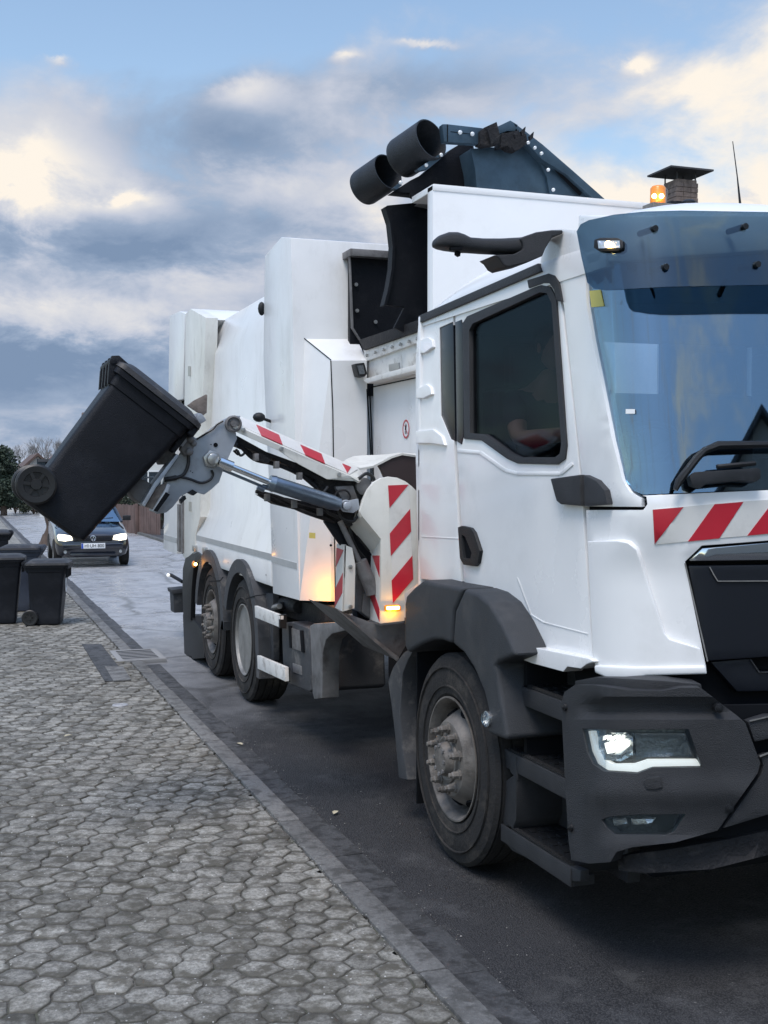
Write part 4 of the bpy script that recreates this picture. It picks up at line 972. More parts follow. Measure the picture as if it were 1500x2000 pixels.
g = MB(); g.plate([(980, 262), (1006, 255), (1028, 262), (1030, 280), (1012, 293), (998, 290), (990, 284), (978, 287)], PY(6.73), .1)
for x, y in ((1018, 256), (1034, 266), (1005, 262)): g.plate([(x, y), (x+9, y-9), (x+7, y+4), (x+2, y+8)], PY(6.66), .02)
g.plate([(1000, 286), (1008, 282), (1014, 288), (1006, 294)], PY(6.64), .02); g.build('rubber_brush', 'grimy_black', T, smooth=False)
g = MB(); g.plate([(919, 290), (955, 287), (1026, 287), (1056, 312), (1068, 345), (1077, 395), (934, 395), (928, 330)], PY(6.82), .5); g.build('lid_panel', 'blue_steel', T, bevel=.008)
g = MB(); g.plate([(1040, 290), (1062, 318), (1110, 350), (1165, 398), (1077, 398), (1068, 345)], PY(6.80), .1); g.build('lid_side', 'blue_steel', T, bevel=.006)
g = MB(); strip(g, [(1080, 325), (1134, 380)], 7, PY(6.79), .01, .02); g.build('side_slot', 'seam', T)
g = MB(); g.plate([(768, 374), (802, 352), (826, 340), (866, 305), (880, 292), (902, 279), (925, 282), (932, 330), (934, 395), (838, 392), (812, 379)], L7, .12); g.plate([(800, 377), (804, 386), (818, 378)], L7, .03); g.build('lid_beam', 'black_steel', T, bevel=.006)
g = MB(); g.plate([(838, 385), (853, 372), (853, 395), (848, 402), (820, 396), (828, 390)], PY(6.95), .10); g.build('hinge_post', 'dirty_steel', T)
g = MB(); g.plate([(815, 330), (860, 300), (862, 308), (835, 330), (818, 334)], PY(6.9), .05); g.plate([(768, 367), (783, 355), (785, 362), (775, 370)], PY(6.95), .05); pl = g.build('beam_bracket', 'blue_steel', T); bolts([(832, 323), (861, 303), (782, 357)], PY(6.9), pl, .012, .002)
for (mx, my, y0, r_, ln) in ((842, 271, 6.9, .131, .26), (758, 335, 7.35, .122, .23)):
    p = U(mx, my, y=y0); d = (p-CAM).normalized(); side = (RT*-.83-UPV*.56)
    ax = (d*math.cos(R(48))+side*math.sin(R(48))).normalized()
    g = MB(); g.lathe([(0, r_*.93), (0, r_), (ln, r_), (ln+.02, r_*.96), (ln+.02, 0), (ln-.02, 0), (ln-.02, r_*.93)], p, ax, 40, closed=True); g.build('rubber_pipe', 'pipe_black', T, bevel=.003, ang=40)
# beacon, marker on roof visor, antenna
bc = U(1285, 384, y=6.3); g = MB(); g.lathe([(-.05, .048), (.05, .046), (.062, .036), (.066, 0)], bc, (0, 0, 1), 24); be = g.build('beacon', 'amber_lens', T, ang=50)
g = MB(); g.tube([U(1300, 398, y=6.35), U(1303, 372, y=6.35), U(1296, 365, y=6.35)], .008, 6); g.box((bc.x-.07, bc.y-.06, bc.z-.09), (bc.x+.08, bc.y+.06, bc.z-.05)); g.build('beacon_base', 'rim_light', be)
g = MB()
for px in (1278, 1292): g.ball(U(px, 383, y=6.235), .015)
g.build('beacon_led', 'amber_hot', be)
g = MB(); g.plate([(1310, 392), (1365, 396), (1366, 402), (1310, 402)], PY(6.5), .1); g.ball(U(1345, 397, y=6.45), .05, 0, 10, (1, 1, .5)); g.build('roof_hardware', 'black_plastic', T)
g = MB(); g.tube([U(1431, 276, y=4.9), U(1440, 345, y=4.9), U(1447, 412, y=4.9), U(1453, 436, y=4.9)], [.002, .003, .007, .009], 8); g.lathe([(0, .03), (.03, .015), (.04, 0)], U(1453, 440, y=4.9), (0, 0, 1), 12); g.build('antenna', 'black_plastic', T)
# visor
def V(px, py, off=0): return S(px, py, off)
g = MB(); vr = lambda x, y: .12+.05*max(0, (y-430)/140)
g.patch([(1126, 452), (1134, 438), (1150, 430), (1200, 419), (1260, 413), (1330, 411), (1500, 414), (CX(S, 415), 419), (CX(S, 550), 556), (1500, 556), (1300, 560), (1180, 567), (1160, 564), (1147, 552), (1135, 500)], S, 0, .008, step=24, rel=vr, sym=True)
visor = g.build('sun_visor', 'visor_glass', T, ang=60)
for x, y in ((1277, 447), (1298, 522), (1453, 443), (1477, 517)):
    g = MB(); p = S(x, y, vr(x, y)+.001); g.tube([p+Vector((0, -.014, 0)), p+Vector((0, .10, 0))], .012, 12); g.build('visor_mount', 'black_plastic', visor)
g = MB(); g.patch([(1160, 468), (1172, 464), (1206, 464), (1217, 470), (1217, 484), (1208, 490), (1170, 491), (1159, 484)], S, .05, .05, step=16, rel=lambda x, y: .105); ml = g.build('marker_lamp', 'black_plastic', visor, bevel=.006)
g = MB(); g.patch([(1167, 470), (1210, 470), (1211, 484), (1169, 485)], S, .056, .01, step=20, rel=lambda x, y: .105); g.build('lens', 'reflector', ml)
g = MB(); g.ball(S(1188, 477, .172), .013); g.build('bulb', 'amber_hot', ml)
g = MB(); g.patch([(1130, 420), (CX(S, 420), 420), (CX(S, 480), 480), (1500, 490), (1148, 515), (1128, 460)], S, .01, .06, step=30, sym=True); g.build('windscreen_header', 'cab_white', T, bevel=.01, ang=60)
# mirror camera arm
MY = PY(4.52)
g = MB(); g.plate([(1100, 449), (1078, 449), (1048, 453), (1022, 462), (1016, 466), (1022, 476), (1022, 487), (1005, 496), (965, 498), (975, 505), (983, 517), (992, 522), (1030, 513), (1060, 500), (1066, 485), (1080, 462), (1100, 456)], MY, .16); ma = g.build('mirror_arm', 'dark_plastic', T, bevel=.022, ang=50, bseg=4)
g = MB(); secs = [(847, 476, 3, .02), (850, 475, 8, .035), (858, 473, 13, .05), (872, 472, 17, .06), (888, 473, 18, .062), (900, 476, 17, .06), (912, 479, 14, .055), (940, 481, 14, .052), (975, 482, 15, .05), (1010, 481, 16, .05), (1034, 480, 18, .05)]
n_ = 20; rows_ = []
for px, py, hh, dd_ in secs:
    c = U(px, py, y=4.58); h_ = (U(px, py-hh, y=4.58)-c).length; rows_.append([c+Vector((0, dd_*abs(math.cos(2*math.pi*k/n_))**.7*(1 if math.cos(2*math.pi*k/n_) > 0 else -1), h_*abs(math.sin(2*math.pi*k/n_))**.7*(1 if math.sin(2*math.pi*k/n_) > 0 else -1))) for k in range(n_)])
for r_ in rows_: g.v += [tuple(q) for q in r_]
for i_ in range(len(rows_)-1): g.f += [(i_*n_+k, i_*n_+(k+1) % n_, (i_+1)*n_+(k+1) % n_, (i_+1)*n_+k) for k in range(n_)]; g.m += [0]*n_
g.f += [tuple(range(n_)), tuple((len(rows_)-1)*n_+k for k in range(n_))]; g.m += [0, 0]
g.build('mirror_camera', 'dark_plastic', ma, ang=60)
g = MB(); g.plate([(880, 483), (905, 481), (903, 487), (882, 488)], PY(4.525), .02); g.plate([(893, 490), (900, 492), (899, 500), (893, 496)], PY(4.56), .03); g.build('camera_eye', 'seam', ma)
# wipers
W1 = lambda x, y, o=0: S(x, y, .045+o)
g = MB(); g.tube([W1(1319, 957), W1(1326, 940), W1(1360, 896), W1(1376, 880), W1(1390, 874)], [.010, .016, .016, .014, .013], 8); g.tube([W1(1384, 877), W1(1402, 870), W1(1500, 868), W1(1620, 870)], [.014, .017, .014, .010], 8); g.build('wiper_arm', 'black_plastic', T)
g = MB(); g.patch([(1347, 930), (1356, 922), (1480, 914), (1486, 918), (1486, 934), (1478, 940), (1440, 938), (1380, 944), (1370, 952), (1352, 946)], S, .055, .04, step=16); g.tube([W1(1400, 912), W1(1475, 905)], .010, 6); g.build('wiper_motor', 'black_plastic', T, bevel=.006)
g = MB(); g.patch([(1230, 905), (1500, 895), (CX(S, 895), 890), (CX(S, 950), 953), (1500, 958), (1255, 968), (1240, 962)], S, -.05, .02, step=30, sym=True); g.build('scuttle', 'interior', T, ang=60)
# ---- interior
g = MB(); g.box((2.50, 6.06, 1.2), (3.30, 6.12, 2.78)); g.box((3.301, 6.06, 1.2), (4.5, 6.12, 2.40)); g.box((3.301, 6.06, 2.70), (4.5, 6.12, 2.78)); g.box((3.92, 6.06, 2.401), (4.5, 6.12, 2.699)); g.build('cab_rear_wall', 'interior', T)
g = MB(); g.box((2.46, 4.2, 1.16), (4.54, 6.12, 1.22)); g.box((2.46, 4.15, 2.70), (4.54, 6.1, 2.735)); g.build('cab_floor', 'interior', T)
g = MB(); g.box((2.40, 6.125, 1.1), (3.299, 6.16, 2.80)); g.box((3.30, 6.125, 1.1), (3.93, 6.16, 2.39)); g.box((3.931, 6.125, 1.1), (2*XC-2.40, 6.16, 2.80)); g.build('cab_back', 'cab_white', T, bevel=.01)
g = MB(); g.box((4.56, 4.3, 1.15), (4.60, 6.1, 2.05)); g.box((4.56, 4.3, 2.65), (4.60, 6.1, 2.78)); g.box((4.56, 5.6, 2.051), (4.60, 6.1, 2.649)); g.box((4.56, 4.3, 2.051), (4.60, 4.5, 2.649)); g.build('far_door', 'cab_white', T, bevel=.01)
g = MB(); g.box((4.57, 4.501, 2.051), (4.575, 5.599, 2.649)); g.build('far_window', 'far_glass', T)
g = MB(); g.prism([(2.52, 4.02, 1.2), (2.52, 4.5, 1.2), (2.52, 4.48, 1.86), (2.52, 4.3, 1.93), (2.52, 4.02, 1.88)], (1.96, 0, 0)); g.build('dashboard', 'interior', T, bevel=.03)
g = MB(); g.box((2.62, 5.2, 1.55), (3.12, 5.72, 1.72)); g.box((2.64, 5.68, 1.7), (3.10, 5.84, 2.38)); g.box((2.74, 5.70, 2.39), (3.0, 5.80, 2.62)); g.build('driver_seat', 'seat_fabric', T, bevel=.04, bseg=3)
g = MB(); g.box((3.8, 5.2, 1.55), (4.3, 5.72, 1.72)); g.box((3.82, 5.68, 1.7), (4.28, 5.84, 2.38)); g.box((3.92, 5.70, 2.39), (4.18, 5.80, 2.62)); g.build('passenger_seat', 'seat_fabric', T, bevel=.04, bseg=3)
g = MB(); cw = Vector((2.87, 4.72, 2.02)); nax = Vector((0, .55, .83)).normalized(); e1 = Vector((1, 0, 0)); e2 = nax.cross(e1)
g.tube([cw+(e1*math.cos(R(a))+e2*math.sin(R(a)))*.225 for a in range(0, 361, 12)], .016, 8, caps=False)
for a in (90, 210, 330): g.tube([cw-nax*.03, cw+(e1*math.cos(R(a))+e2*math.sin(R(a)))*.22], .014, 6)
g.tube([cw-nax*.05, cw-nax*.35], .03, 8); g.ball(cw-nax*.02, .05); g.build('steering_wheel', 'black_plastic', T)
g = MB(); g.patch([(1163, 658), (1286, 658), (1290, 662), (1292, 752), (1255, 757), (1200, 764), (1185, 762)], lambda x, y, o=0: U(x, y, y=6.04-o), 0, .008, step=40); g.build('rear_pane', 'pane_light', T) if False else None
# ================================================================ SIDE EQUIPMENT
g = MB(); g.plate([(497, 1183), (547, 1202), (547, 1226), (498, 1206)], PX(2.20), .03); g.plate([(502, 1280), (556, 1303), (557, 1331), (503, 1306)], PX(2.20), .03); g.build('side_guard', 'worn_white', T, bevel=.004)
g = MB(); g.plate([(547, 1202), (560, 1200), (560, 1228), (547, 1227)], PY(U(547, 1210, x=2.20).y), .04); g.plate([(556, 1305), (566, 1305), (567, 1332), (557, 1332)], PY(U(556, 1315, x=2.20).y), .04); g.build('guard_end', 'black_plastic', T)
g = MB(); g.plate([(513, 1162), (523, 1158), (533, 1160), (534, 1290), (522, 1290)], PX(2.33), .05); g.build('guard_post', 'dusty_plastic', T, bevel=.004)
g = MB(); g.plate([(550, 1226), (556, 1216), (570, 1214), (603, 1226), (605, 1232), (609, 1348), (604, 1352), (568, 1338), (553, 1330)], PX(2.30), .55); bb = g.build('battery_box', 'dusty_plastic', T, bevel=.02, bseg=3)
g = MB(); g.plate([(567, 1226), (585, 1232), (587, 1272), (569, 1266)], PX(2.292), .02); g.plate([(571, 1295), (588, 1301), (589, 1319), (572, 1313)], PX(2.295), .01); g.build('box_latch', 'dirty_steel', bb, bevel=.004)
g = MB(); g.plate([(563, 1222), (567, 1223), (569, 1266), (565, 1265)], PX(2.285), .02); g.plate([(585, 1231), (589, 1232), (592, 1275), (588, 1273)], PX(2.285), .02); g.build('box_strap', 'seam', bb, bevel=.002)
g = MB(); g.plate([(605, 1222), (612, 1218), (700, 1212), (740, 1216), (740, 1226), (680, 1230), (648, 1238), (636, 1250), (630, 1275), (629, 1364), (613, 1366), (610, 1352)], PX(2.27), .12); g.build('fender_bracket', 'dirty_steel', T, bevel=.01)
g = MB(); g.tube([U(540, 1186, x=2.34), U(552, 1184, x=2.34)], .035, 12); g.tube([U(553, 1178, x=2.4), U(584, 1186, x=2.4)], .05, 10); g.plate([(532, 1160), (590, 1176), (660, 1185), (660, 1215), (600, 1218), (560, 1205), (534, 1195)], PX(2.42), .2); g.build('coupling_block', 'grimy_black', T, bevel=.01)
g = MB(); g.tube([U(535, 1187, x=2.30), U(546, 1184, x=2.30)], .022, 12); g.build('coupling', 'rim_light', T)
# ================================================================ LIFTING ARM
AY = 6.28; AP = PY(AY)
arm = MB(); arm.plate([(462, 850), (520, 882), (583, 905), (645, 930), (700, 935), (718, 950), (714, 985), (700, 1000), (668, 1000), (650, 968), (610, 934), (560, 908), (520, 893), (490, 878), (462, 866)], PY(6.34), .22)
arm = arm.build('lifting_arm', 'grimy_black', T, bevel=.008)
g = MB(); top = [(469, 813), (545, 846), (628, 883), (699, 914), (718, 936)]; bot = [(456, 829), (551, 872), (635, 909), (682, 929), (700, 940)]; low = [(454, 840), (545, 880), (583, 906), (639, 936), (700, 934)]
for i in range(4):
    a, b = U(*top[i], y=6.50), U(*top[i+1], y=6.50); c, d = U(*bot[i], y=6.26), U(*bot[i+1], y=6.26)
    e, f = U(*low[i], y=6.265), U(*low[i+1], y=6.265); dn = Vector((0, .012, -.010))
    g.add([a, b, d, c, a+dn, b+dn, d+dn, c+dn], [(0,1,2,3), (7,6,5,4), (0,4,5,1), (1,5,6,2), (2,6,7,3), (3,7,4,0)])
    if i < 3 or True: 
        if (e-c).length > .01: g.prism([c, d, f, e], (0, .012, 0))
cover = g.build('arm_cover', 'cream_white', arm, bevel=0)
def topsurf(px, py, off=0):   # the sloping top sheet of the cover
    p0, p1, p2 = U(469, 813, y=6.50), U(699, 914, y=6.50), U(551, 872, y=6.26); n = (p1-p0).cross(p2-p0).normalized()
    if n.dot(CAM-p0) < 0: n = -n
    d = ray(px, py); t = (p0+n*off-CAM).dot(n)/d.dot(n); return CAM+d*t
g = MB(); g.plate([(471, 816), (545, 848), (628, 885), (699, 916), (683, 926), (635, 905), (551, 868), (461, 827)], topsurf, .003, off=.004)
for q in ([(501, 829), (545, 849), (552, 868), (511, 850)], [(587, 868), (628, 886), (635, 905), (597, 888)], [(669, 905), (686, 912), (679, 923)], [(460, 826), (464, 820), (467, 829)]): g.plate(q, topsurf, .003, off=.007, mi=1)
g.build('hazard_marking', ['white_film', 'red_film'], cover, smooth=False)
g = MB()
for x, y in ((549, 877), (662, 927), (475, 840)): g.lathe([(0, .012), (.01, .012), (.012, 0)], U(x, y, y=6.258), (0, -1, 0), 10)
g.build('cover_screw', 'bolt', cover)
# hoses under the arm
g = MB()
for pts in ([(462, 868), (486, 884), (500, 898), (530, 905), (560, 915), (610, 940), (650, 975)], [(470, 872), (496, 896), (522, 892), (560, 905), (620, 952)], [(500, 960), (540, 970), (580, 985), (620, 996), (660, 1010)], [(505, 965), (545, 978), (600, 1002), (655, 1020)], [(615, 940), (640, 960), (660, 990), (668, 1010)]):
    g.curve([U(x, y, y=6.33+.03*(i % 2)) for i, (x, y) in enumerate(pts)], .011, 6)
g.curve([U(x, y, y=6.28) for x, y in ((650, 975), (660, 960), (676, 958), (684, 970), (676, 982), (662, 978))], .006, 6)
g.plate([(497, 885), (512, 886), (530, 898), (524, 905), (505, 900)], PY(6.3), .05); g.plate([(508, 966), (560, 972), (640, 990), (690, 1000), (700, 1020), (680, 1030), (650, 1015), (600, 1000), (540, 985)], PY(6.36), .12)
g.build('hydraulic_hose', 'grimy_black', arm)
# loops and clips
g = MB()
for pts, yy, r_ in (([(700, 935), (716, 925), (730, 935), (726, 955), (712, 965)], 6.30, .010), ([(655, 985), (668, 1012), (690, 1018), (700, 1000), (706, 980)], 6.27, .009), ([(640, 950), (628, 972), (640, 1000), (664, 1012)], 6.29, .009), ([(690, 1000), (694, 1030), (706, 1055), (722, 1075)], 6.40, .011), ([(684, 1000), (684, 1034), (694, 1066), (712, 1090)], 6.42, .009), ([(470, 862), (478, 882), (470, 890), (464, 880)], 6.35, .007)):
    g.curve([U(x, y, y=yy) for x, y in pts], r_, 7)
g.build('looped_hose', 'hose', arm)
g = MB()
for x, y in ((500, 893), (540, 908), (585, 930), (522, 972), (575, 985), (625, 1000)): c = U(x, y, y=6.29); g.box((c.x-.012, c.y-.02, c.z-.02), (c.x+.012, c.y+.03, c.z+.02))
g.build('hose_clip', 'dirty_steel', arm, bevel=.003)
# knuckle
g = MB(); g.plate([(645, 938), (700, 940), (712, 950), (704, 985), (690, 998), (660, 1000), (642, 970)], PY(6.38), .12); g.plate([(655, 950), (690, 948), (700, 975), (672, 985)], PY(6.30), .05); g.lathe([(0, .05), (.16, .05)], U(712, 950, y=6.32), (0, 1, 0), 16); g.build('arm_knuckle', 'dirty_steel', arm, bevel=.008)
g = MB(); g.plate([(672, 980), (700, 974), (703, 994), (690, 1002), (672, 1000), (664, 990)], PY(6.235), .03); g.lathe([(0, .024), (.03, .024), (.034, .018), (.034, 0)], U(675, 988, y=6.23), (0, -1, 0), 20); g.lathe([(-.005, .034), (.012, .034), (.014, .026), (-.005, .026)], U(675, 988, y=6.23), (0, -1, 0), 20); g.build('clevis', 'grey_steel', arm, bevel=.003)
# cylinder
g = MB(); a, b, c = U(428, 902, y=6.22), U(529, 943, y=6.22), U(663, 986, y=6.22)
g.tube([a, a+(b-a)*.25], .030, 16); g.tube([a+(b-a)*.2, b], .0165, 16); cyl = g.build('piston_rod', 'chrome', arm)
g = MB(); dd = (c-b).normalized(); g.tube([b-dd*.01, b+dd*.02, b+dd*.021, c-dd*.05, c], [.040, .046, .043, .043, .036], 20); g.build('cylinder', 'blue_grey_metal', arm)
g = MB(); g.tube([U(436, 918, y=6.24), U(512, 950, y=6.24)], .008, 8); g.tube([U(512, 950, y=6.24), U(545, 958, y=6.24)], .014, 8); g.tube([U(502, 952, y=6.22), U(516, 958, y=6.22)], .012, 6); g.build('hydraulic_pipe', 'blue_grey_metal', arm)
# gripper head
g = MB(); g.plate([(470, 812), (462, 812), (449, 814), (437, 819), (428, 826), (423, 830), (412, 837), (396, 852), (383, 856), (372, 848), (366, 855), (356, 880), (340, 905), (322, 930), (318, 945), (300, 968), (298, 998), (307, 1004), (325, 1001), (338, 990), (348, 977), (352, 970), (376, 957), (386, 962), (399, 966), (414, 955), (428, 942), (437, 916), (448, 890), (463, 857), (460, 840)], AP, .035)
g.plate([(450, 822), (430, 835), (398, 862), (370, 880), (350, 920), (330, 960), (350, 965), (400, 950), (430, 925), (450, 880)], PY(6.52), .03)
hd = g.build('gripper_head', 'grey_steel', T, bevel=.003)
g = MB(); c = U(455, 828, y=6.275); g.lathe([(-.01, .045), (.02, .045), (.024, .036), (.012, .030), (.012, .018), (.03, .016), (.03, 0)], c, (0, -1, 0), 20); g.build('pivot_pin', 'dirty_steel', hd)
g = MB(); c = U(413, 897, y=6.275); g.lathe([(0, .050), (.02, .048), (.022, .040)], c, (0, -1, 0), 6); g.lathe([(.02, .032), (.05, .030), (.053, .024), (.053, 0)], c, (0, -1, 0), 20); g.build('clevis_nut', 'bolt', hd, bevel=.001)
g = MB(); g.lathe([(0, .012), (.004, .012), (.004, 0)], U(421, 869, y=6.281), (0, -1, 0), 14)
for x, y in ((372, 920), (376, 923), (412, 868)): g.lathe([(0, .003), (.003, .003)], U(x, y, y=6.281), (0, -1, 0), 8)
g.build('hole', 'seam', hd)
g = MB(); g.curve([U(x, y, y=6.262) for x, y in ((368, 882), (368, 905), (360, 925), (345, 933), (321, 938))], .009, 8); g.curve([U(x, y, y=6.262) for x, y in ((352, 931), (372, 936), (392, 943), (409, 938), (416, 928), (413, 918))], .007, 8); g.tube([U(321, 937, y=6.262), U(345, 933, y=6.262)], .013, 8); g.build('gripper_hose', 'hose', hd)
g = MB(); g.curve([U(x, y, y=6.27) for x, y in ((384, 858), (400, 848), (416, 838), (424, 829), (436, 822))], .005, 6); g.curve([U(x, y, y=6.4) for x, y in ((456, 880), (465, 888), (462, 878), (458, 884))], .006, 6); g.build('cable', 'hose', hd)
g = MB(); g.plate([(386, 806), (395, 808), (404, 821), (392, 828), (357, 873), (344, 864), (360, 842), (376, 820)], PY(6.20), .10); g.plate([(386, 806), (395, 808), (404, 821), (391, 828), (384, 818)], PY(6.17), .16); g.build('grab_bracket', 'grey_steel', hd, bevel=.008)
g = MB(); g.plate([(366, 792), (379, 782), (403, 770), (405, 772), (404, 806), (396, 812), (384, 804)], PY(6.45), .02); g.build('comb_plate', 'rust_steel', hd, bevel=.002)
g = MB(); g.plate([(358, 862), (372, 856), (380, 870), (376, 885), (362, 890), (352, 878)], PY(6.22), .06); g.ball(U(372, 858, y=6.2), .02); g.ball(U(370, 882, y=6.2), .022); g.ball(U(378, 866, y=6.22), .018); g.build('valve_block', 'dirty_steel', hd, bevel=.006)
g = MB()
for q in ([(306, 882), (322, 874), (340, 870), (344, 890), (333, 905), (317, 908)], [(249, 957), (268, 932), (285, 938), (300, 949), (282, 988), (262, 975)]): g.plate(q, PY(6.26), .18)
g.build('gripper_pad', 'dirty_steel', hd, bevel=.01)
g = MB()
for q in ([(345, 886), (350, 890), (305, 952), (283, 990), (277, 985), (300, 944)], [(318, 876), (346, 842), (350, 846), (324, 880)], [(327, 944), (333, 948), (330, 958), (306, 1002), (298, 998), (322, 958)]): g.plate(q, PY(6.18), .14)
g.plate([(281, 932), (301, 930), (301, 933), (281, 935)], PY(6.24), .02)
g.build('gripper_rail', 'grey_steel', hd, bevel=.004)
g = MB(); g.plate([(305, 952), (327, 942), (329, 948), (304, 996), (284, 990)], PY(6.22), .05); g.build('gripper_jaw', 'rust_steel', hd, bevel=.004)
g = MB(); g.plate([(324, 961), (332, 966), (307, 1000), (300, 997)], PY(6.175), .01); g.build('slot', 'seam', hd)
g = MB(); g.plate([(366, 962), (376, 956), (386, 962), (378, 968)], PY(6.27), .05); g.plate([(352, 976), (362, 968), (364, 974), (354, 984)], PY(6.27), .05); g.build('sensor', 'black_plastic', hd)
# lower lift frame
HP = PY(6.22)
front_poly = [(744, 934), (730, 942), (718, 957), (710, 975), (702, 999), (707, 1008), (744, 1053), (743, 1218), (790.5, 1213), (791, 1158), (826, 1133), (821, 1000), (817, 962), (805, 950), (792, 940), (776, 933), (760, 931)]
g = MB(); g.plate(front_poly, HP, .03); hb = g.build('lift_housing', 'cream_white', T, bevel=.004)
g = MB(); F = [(737, 937), (718, 957), (702, 999), (707, 1008), (744, 1053), (743, 1218)]; Bk = [(728, 938), (705, 972), (690, 1004), (684, 1030), (726, 1082), (723, 1210)]
yb = [6.42, 6.42, 6.42, 6.40, 6.40, 6.42]
for i in range(5): g.add([U(*F[i], y=6.222), U(*F[i+1], y=6.222), U(*Bk[i+1], y=yb[i+1]), U(*Bk[i], y=yb[i])], [(0,1,2,3)])
ov = g.build('housing_side', 'cream_white', hb, ang=20); md = ov.modifiers.new('t', 'SOLIDIFY'); md.thickness = .008
g = MB(); q = [(785-2-25, 948), (796.5, 947), (761, 992)]
for q in ([(758, 948), (798, 946.5), (761, 992)], [(801, 994), (803, 1038), (763.5, 1086), (761.5, 1042)], [(805.5, 1085), (807, 1131), (767.5, 1178), (765, 1134)]): g.plate(q, HP, .002, off=.005, mi=1)
g.plate([(758, 948), (799, 946), (803, 1038), (807, 1131), (768, 1179), (762, 1042)], HP, .002, off=.0025)
g.build('hazard_marking', ['white_film', 'red_film'], hb, smooth=False)
def quad(a, b, c, d):   # bilinear patch between four 3-D corners, uv in 0..1
    return lambda u_, v_, o=0: (a*(1-u_)*(1-v_)+b*u_*(1-v_)+c*u_*v_+d*(1-u_)*v_)
def stripe_quad(name, c4, bands, par, out):
    f = quad(*c4); g = MB(); n = (c4[1]-c4[0]).cross(c4[3]-c4[0]).normalized()
    if n.dot(CAM-c4[0]) < 0: n = -n
    g.prism([p+n*.004 for p in c4], -n*.003)
    for pts in bands: g.prism([f(u_, v_)+n*.006 for u_, v_ in pts], -n*.0015, 1)
    return g.build(name, ['white_film', 'red_film'], par, smooth=False)
cA = [U(726, 1085, y=6.40), U(743, 1085, y=6.222), U(743, 1217, y=6.222), U(723, 1209, y=6.415)]
stripe_quad('hazard_marking', cA, [[(.15, 0), (1, 0), (1, .32)], [(0, .38), (.95, .83), (1, .98), (.0, .62)][:0] or [(.0, .38), (1, .80), (1, .98), (.05, .66)]], hb, 0)
# left post
pA = [U(659, 1062, y=6.46), U(673, 1064, y=6.30), U(669, 1194, y=6.30), U(655.5, 1187, y=6.46)]
g = MB(); g.prism(pA, (.01, 0, 0)); g.plate([(673, 1064), (688, 1070), (694, 1103), (692.5, 1188), (669, 1194.5)], PY(6.30), .012); po = g.build('lift_post', 'cream_white', T, bevel=.001)
stripe_quad('hazard_marking', pA, [[(0, .06), (1, .08), (0, .36)], [(1, .42), (1, .72), (0, .99), (0, .70)]], po, 0)
g = MB()
for x, y in ((684, 1107), (684, 1185)): g.lathe([(0, .012), (.01, .012), (.012, 0)], U(x, y, y=6.298), (0, -1, 0), 10)
g.build('post_screw', 'bolt', po)
g = MB(); g.plate([(634, 1019), (640, 1008), (668, 1016), (690, 1080), (700, 1110), (676, 1078), (655, 1050)], PY(6.36), .04); g.plate([(690, 1010), (720, 1060), (728, 1090), (724, 1210), (700, 1220), (692, 1150), (700, 1100), (672, 1030)], PY(6.55), .1); g.build('lift_link', 'black_steel', T, bevel=.006)
g = MB(); a, b = U(664, 1018, y=6.33), U(703, 1100, y=6.33); g.tube([a, b], .016, 12); g.tube([U(703, 1096, y=6.33), U(726, 1150, y=6.33), U(728, 1160, y=6.33)], [.040, .042, .04], 14); g.build('lift_ram', 'dirty_steel', T)
g = MB(); g.plate([(697, 1100), (712, 1140), (712, 1195), (700, 1195), (694, 1150)], PY(6.42), .12); g.plate([(710, 1160), (726, 1150), (724, 1210), (706, 1196)], PY(6.40), .1); g.build('lift_column', 'dirty_steel', T, bevel=.01)
g = MB(); g.plate([(659, 1190), (672, 1196), (720, 1214), (743, 1222), (790, 1216), (800, 1235), (792, 1262), (776, 1290), (744, 1262), (700, 1226)], PY(6.34), .6); g.plate([(655, 1188), (662, 1192), (780, 1284), (776, 1292)], PY(6.30), .02); g.build('lift_base', 'dirty_steel', T, bevel=.006)
# curved shell over the knuckle, dark mouth of the hopper chute
g = MB(); n = 16
edge_f = [(670, 902), (682, 910), (704, 914), (728, 910), (748, 900), (765, 891), (785, 885), (812, 889)]; edge_b = [(671, 901), (680, 895), (691, 891), (710, 889), (735, 888.5), (758, 887), (780, 884), (812, 886)]
fa = [U(x, y, y=6.62) for x, y in edge_f]; ba = [U(x, y, y=7.05) for x, y in edge_b]
g.add(fa+ba, [(i, i+1, i+9, i+8) for i in range(7)]); o = g.build('chute_shell', 'cream_white', T, ang=80); md = o.modifiers.new('t', 'SOLIDIFY'); md.thickness = .012
g = MB(); g.plate([(738, 905), (752, 899), (765, 892), (785, 886), (814, 890), (816, 965), (800, 955), (775, 935), (752, 932), (746, 918)], PY(6.63), .04); g.build('chute_mouth', 'chute_brown', T) if 'chute_brown' in M else (mat('chute_brown', (.035, .022, .022), .6), g.build('chute_mouth', 'chute_brown', T))
# amber lamp bars and their light
o = MB().plate([(752, 1184), (755, 1182), (780, 1181), (783, 1184), (783, 1192), (780, 1194), (755, 1195), (752, 1192)], HP, .02, off=.022).build('lamp_bar', 'amber_lens', hb, bevel=.003)
MB().plate([(756, 1185), (780, 1184), (780, 1190), (756, 1191)], HP, .01, off=.026).build('lamp_led', 'amber_hot', hb, bevel=.002)
lq = U(656, 1152, y=7.60); g = MB(); g.box((lq.x+.02, 7.50, lq.z-.02), (lq.x+.05, 7.62, lq.z+.02)); g.build('lamp_bar', 'amber_hot', T, bevel=.004)
def lamp(name, p, energy, col, r_=.03, spot=None):
    l_ = bpy.data.lights.new(name, 'SPOT' if spot else 'POINT'); l_.energy = energy; l_.color = col; l_.shadow_soft_size = r_
    o = bpy.data.objects.new(name, l_); sc.collection.objects.link(o); o.location = p
    if spot: l_.spot_size = R(spot[1]); l_.spot_blend = .8; o.rotation_euler = (-Vector(spot[0])).to_track_quat('Z', 'Y').to_euler()
    return o
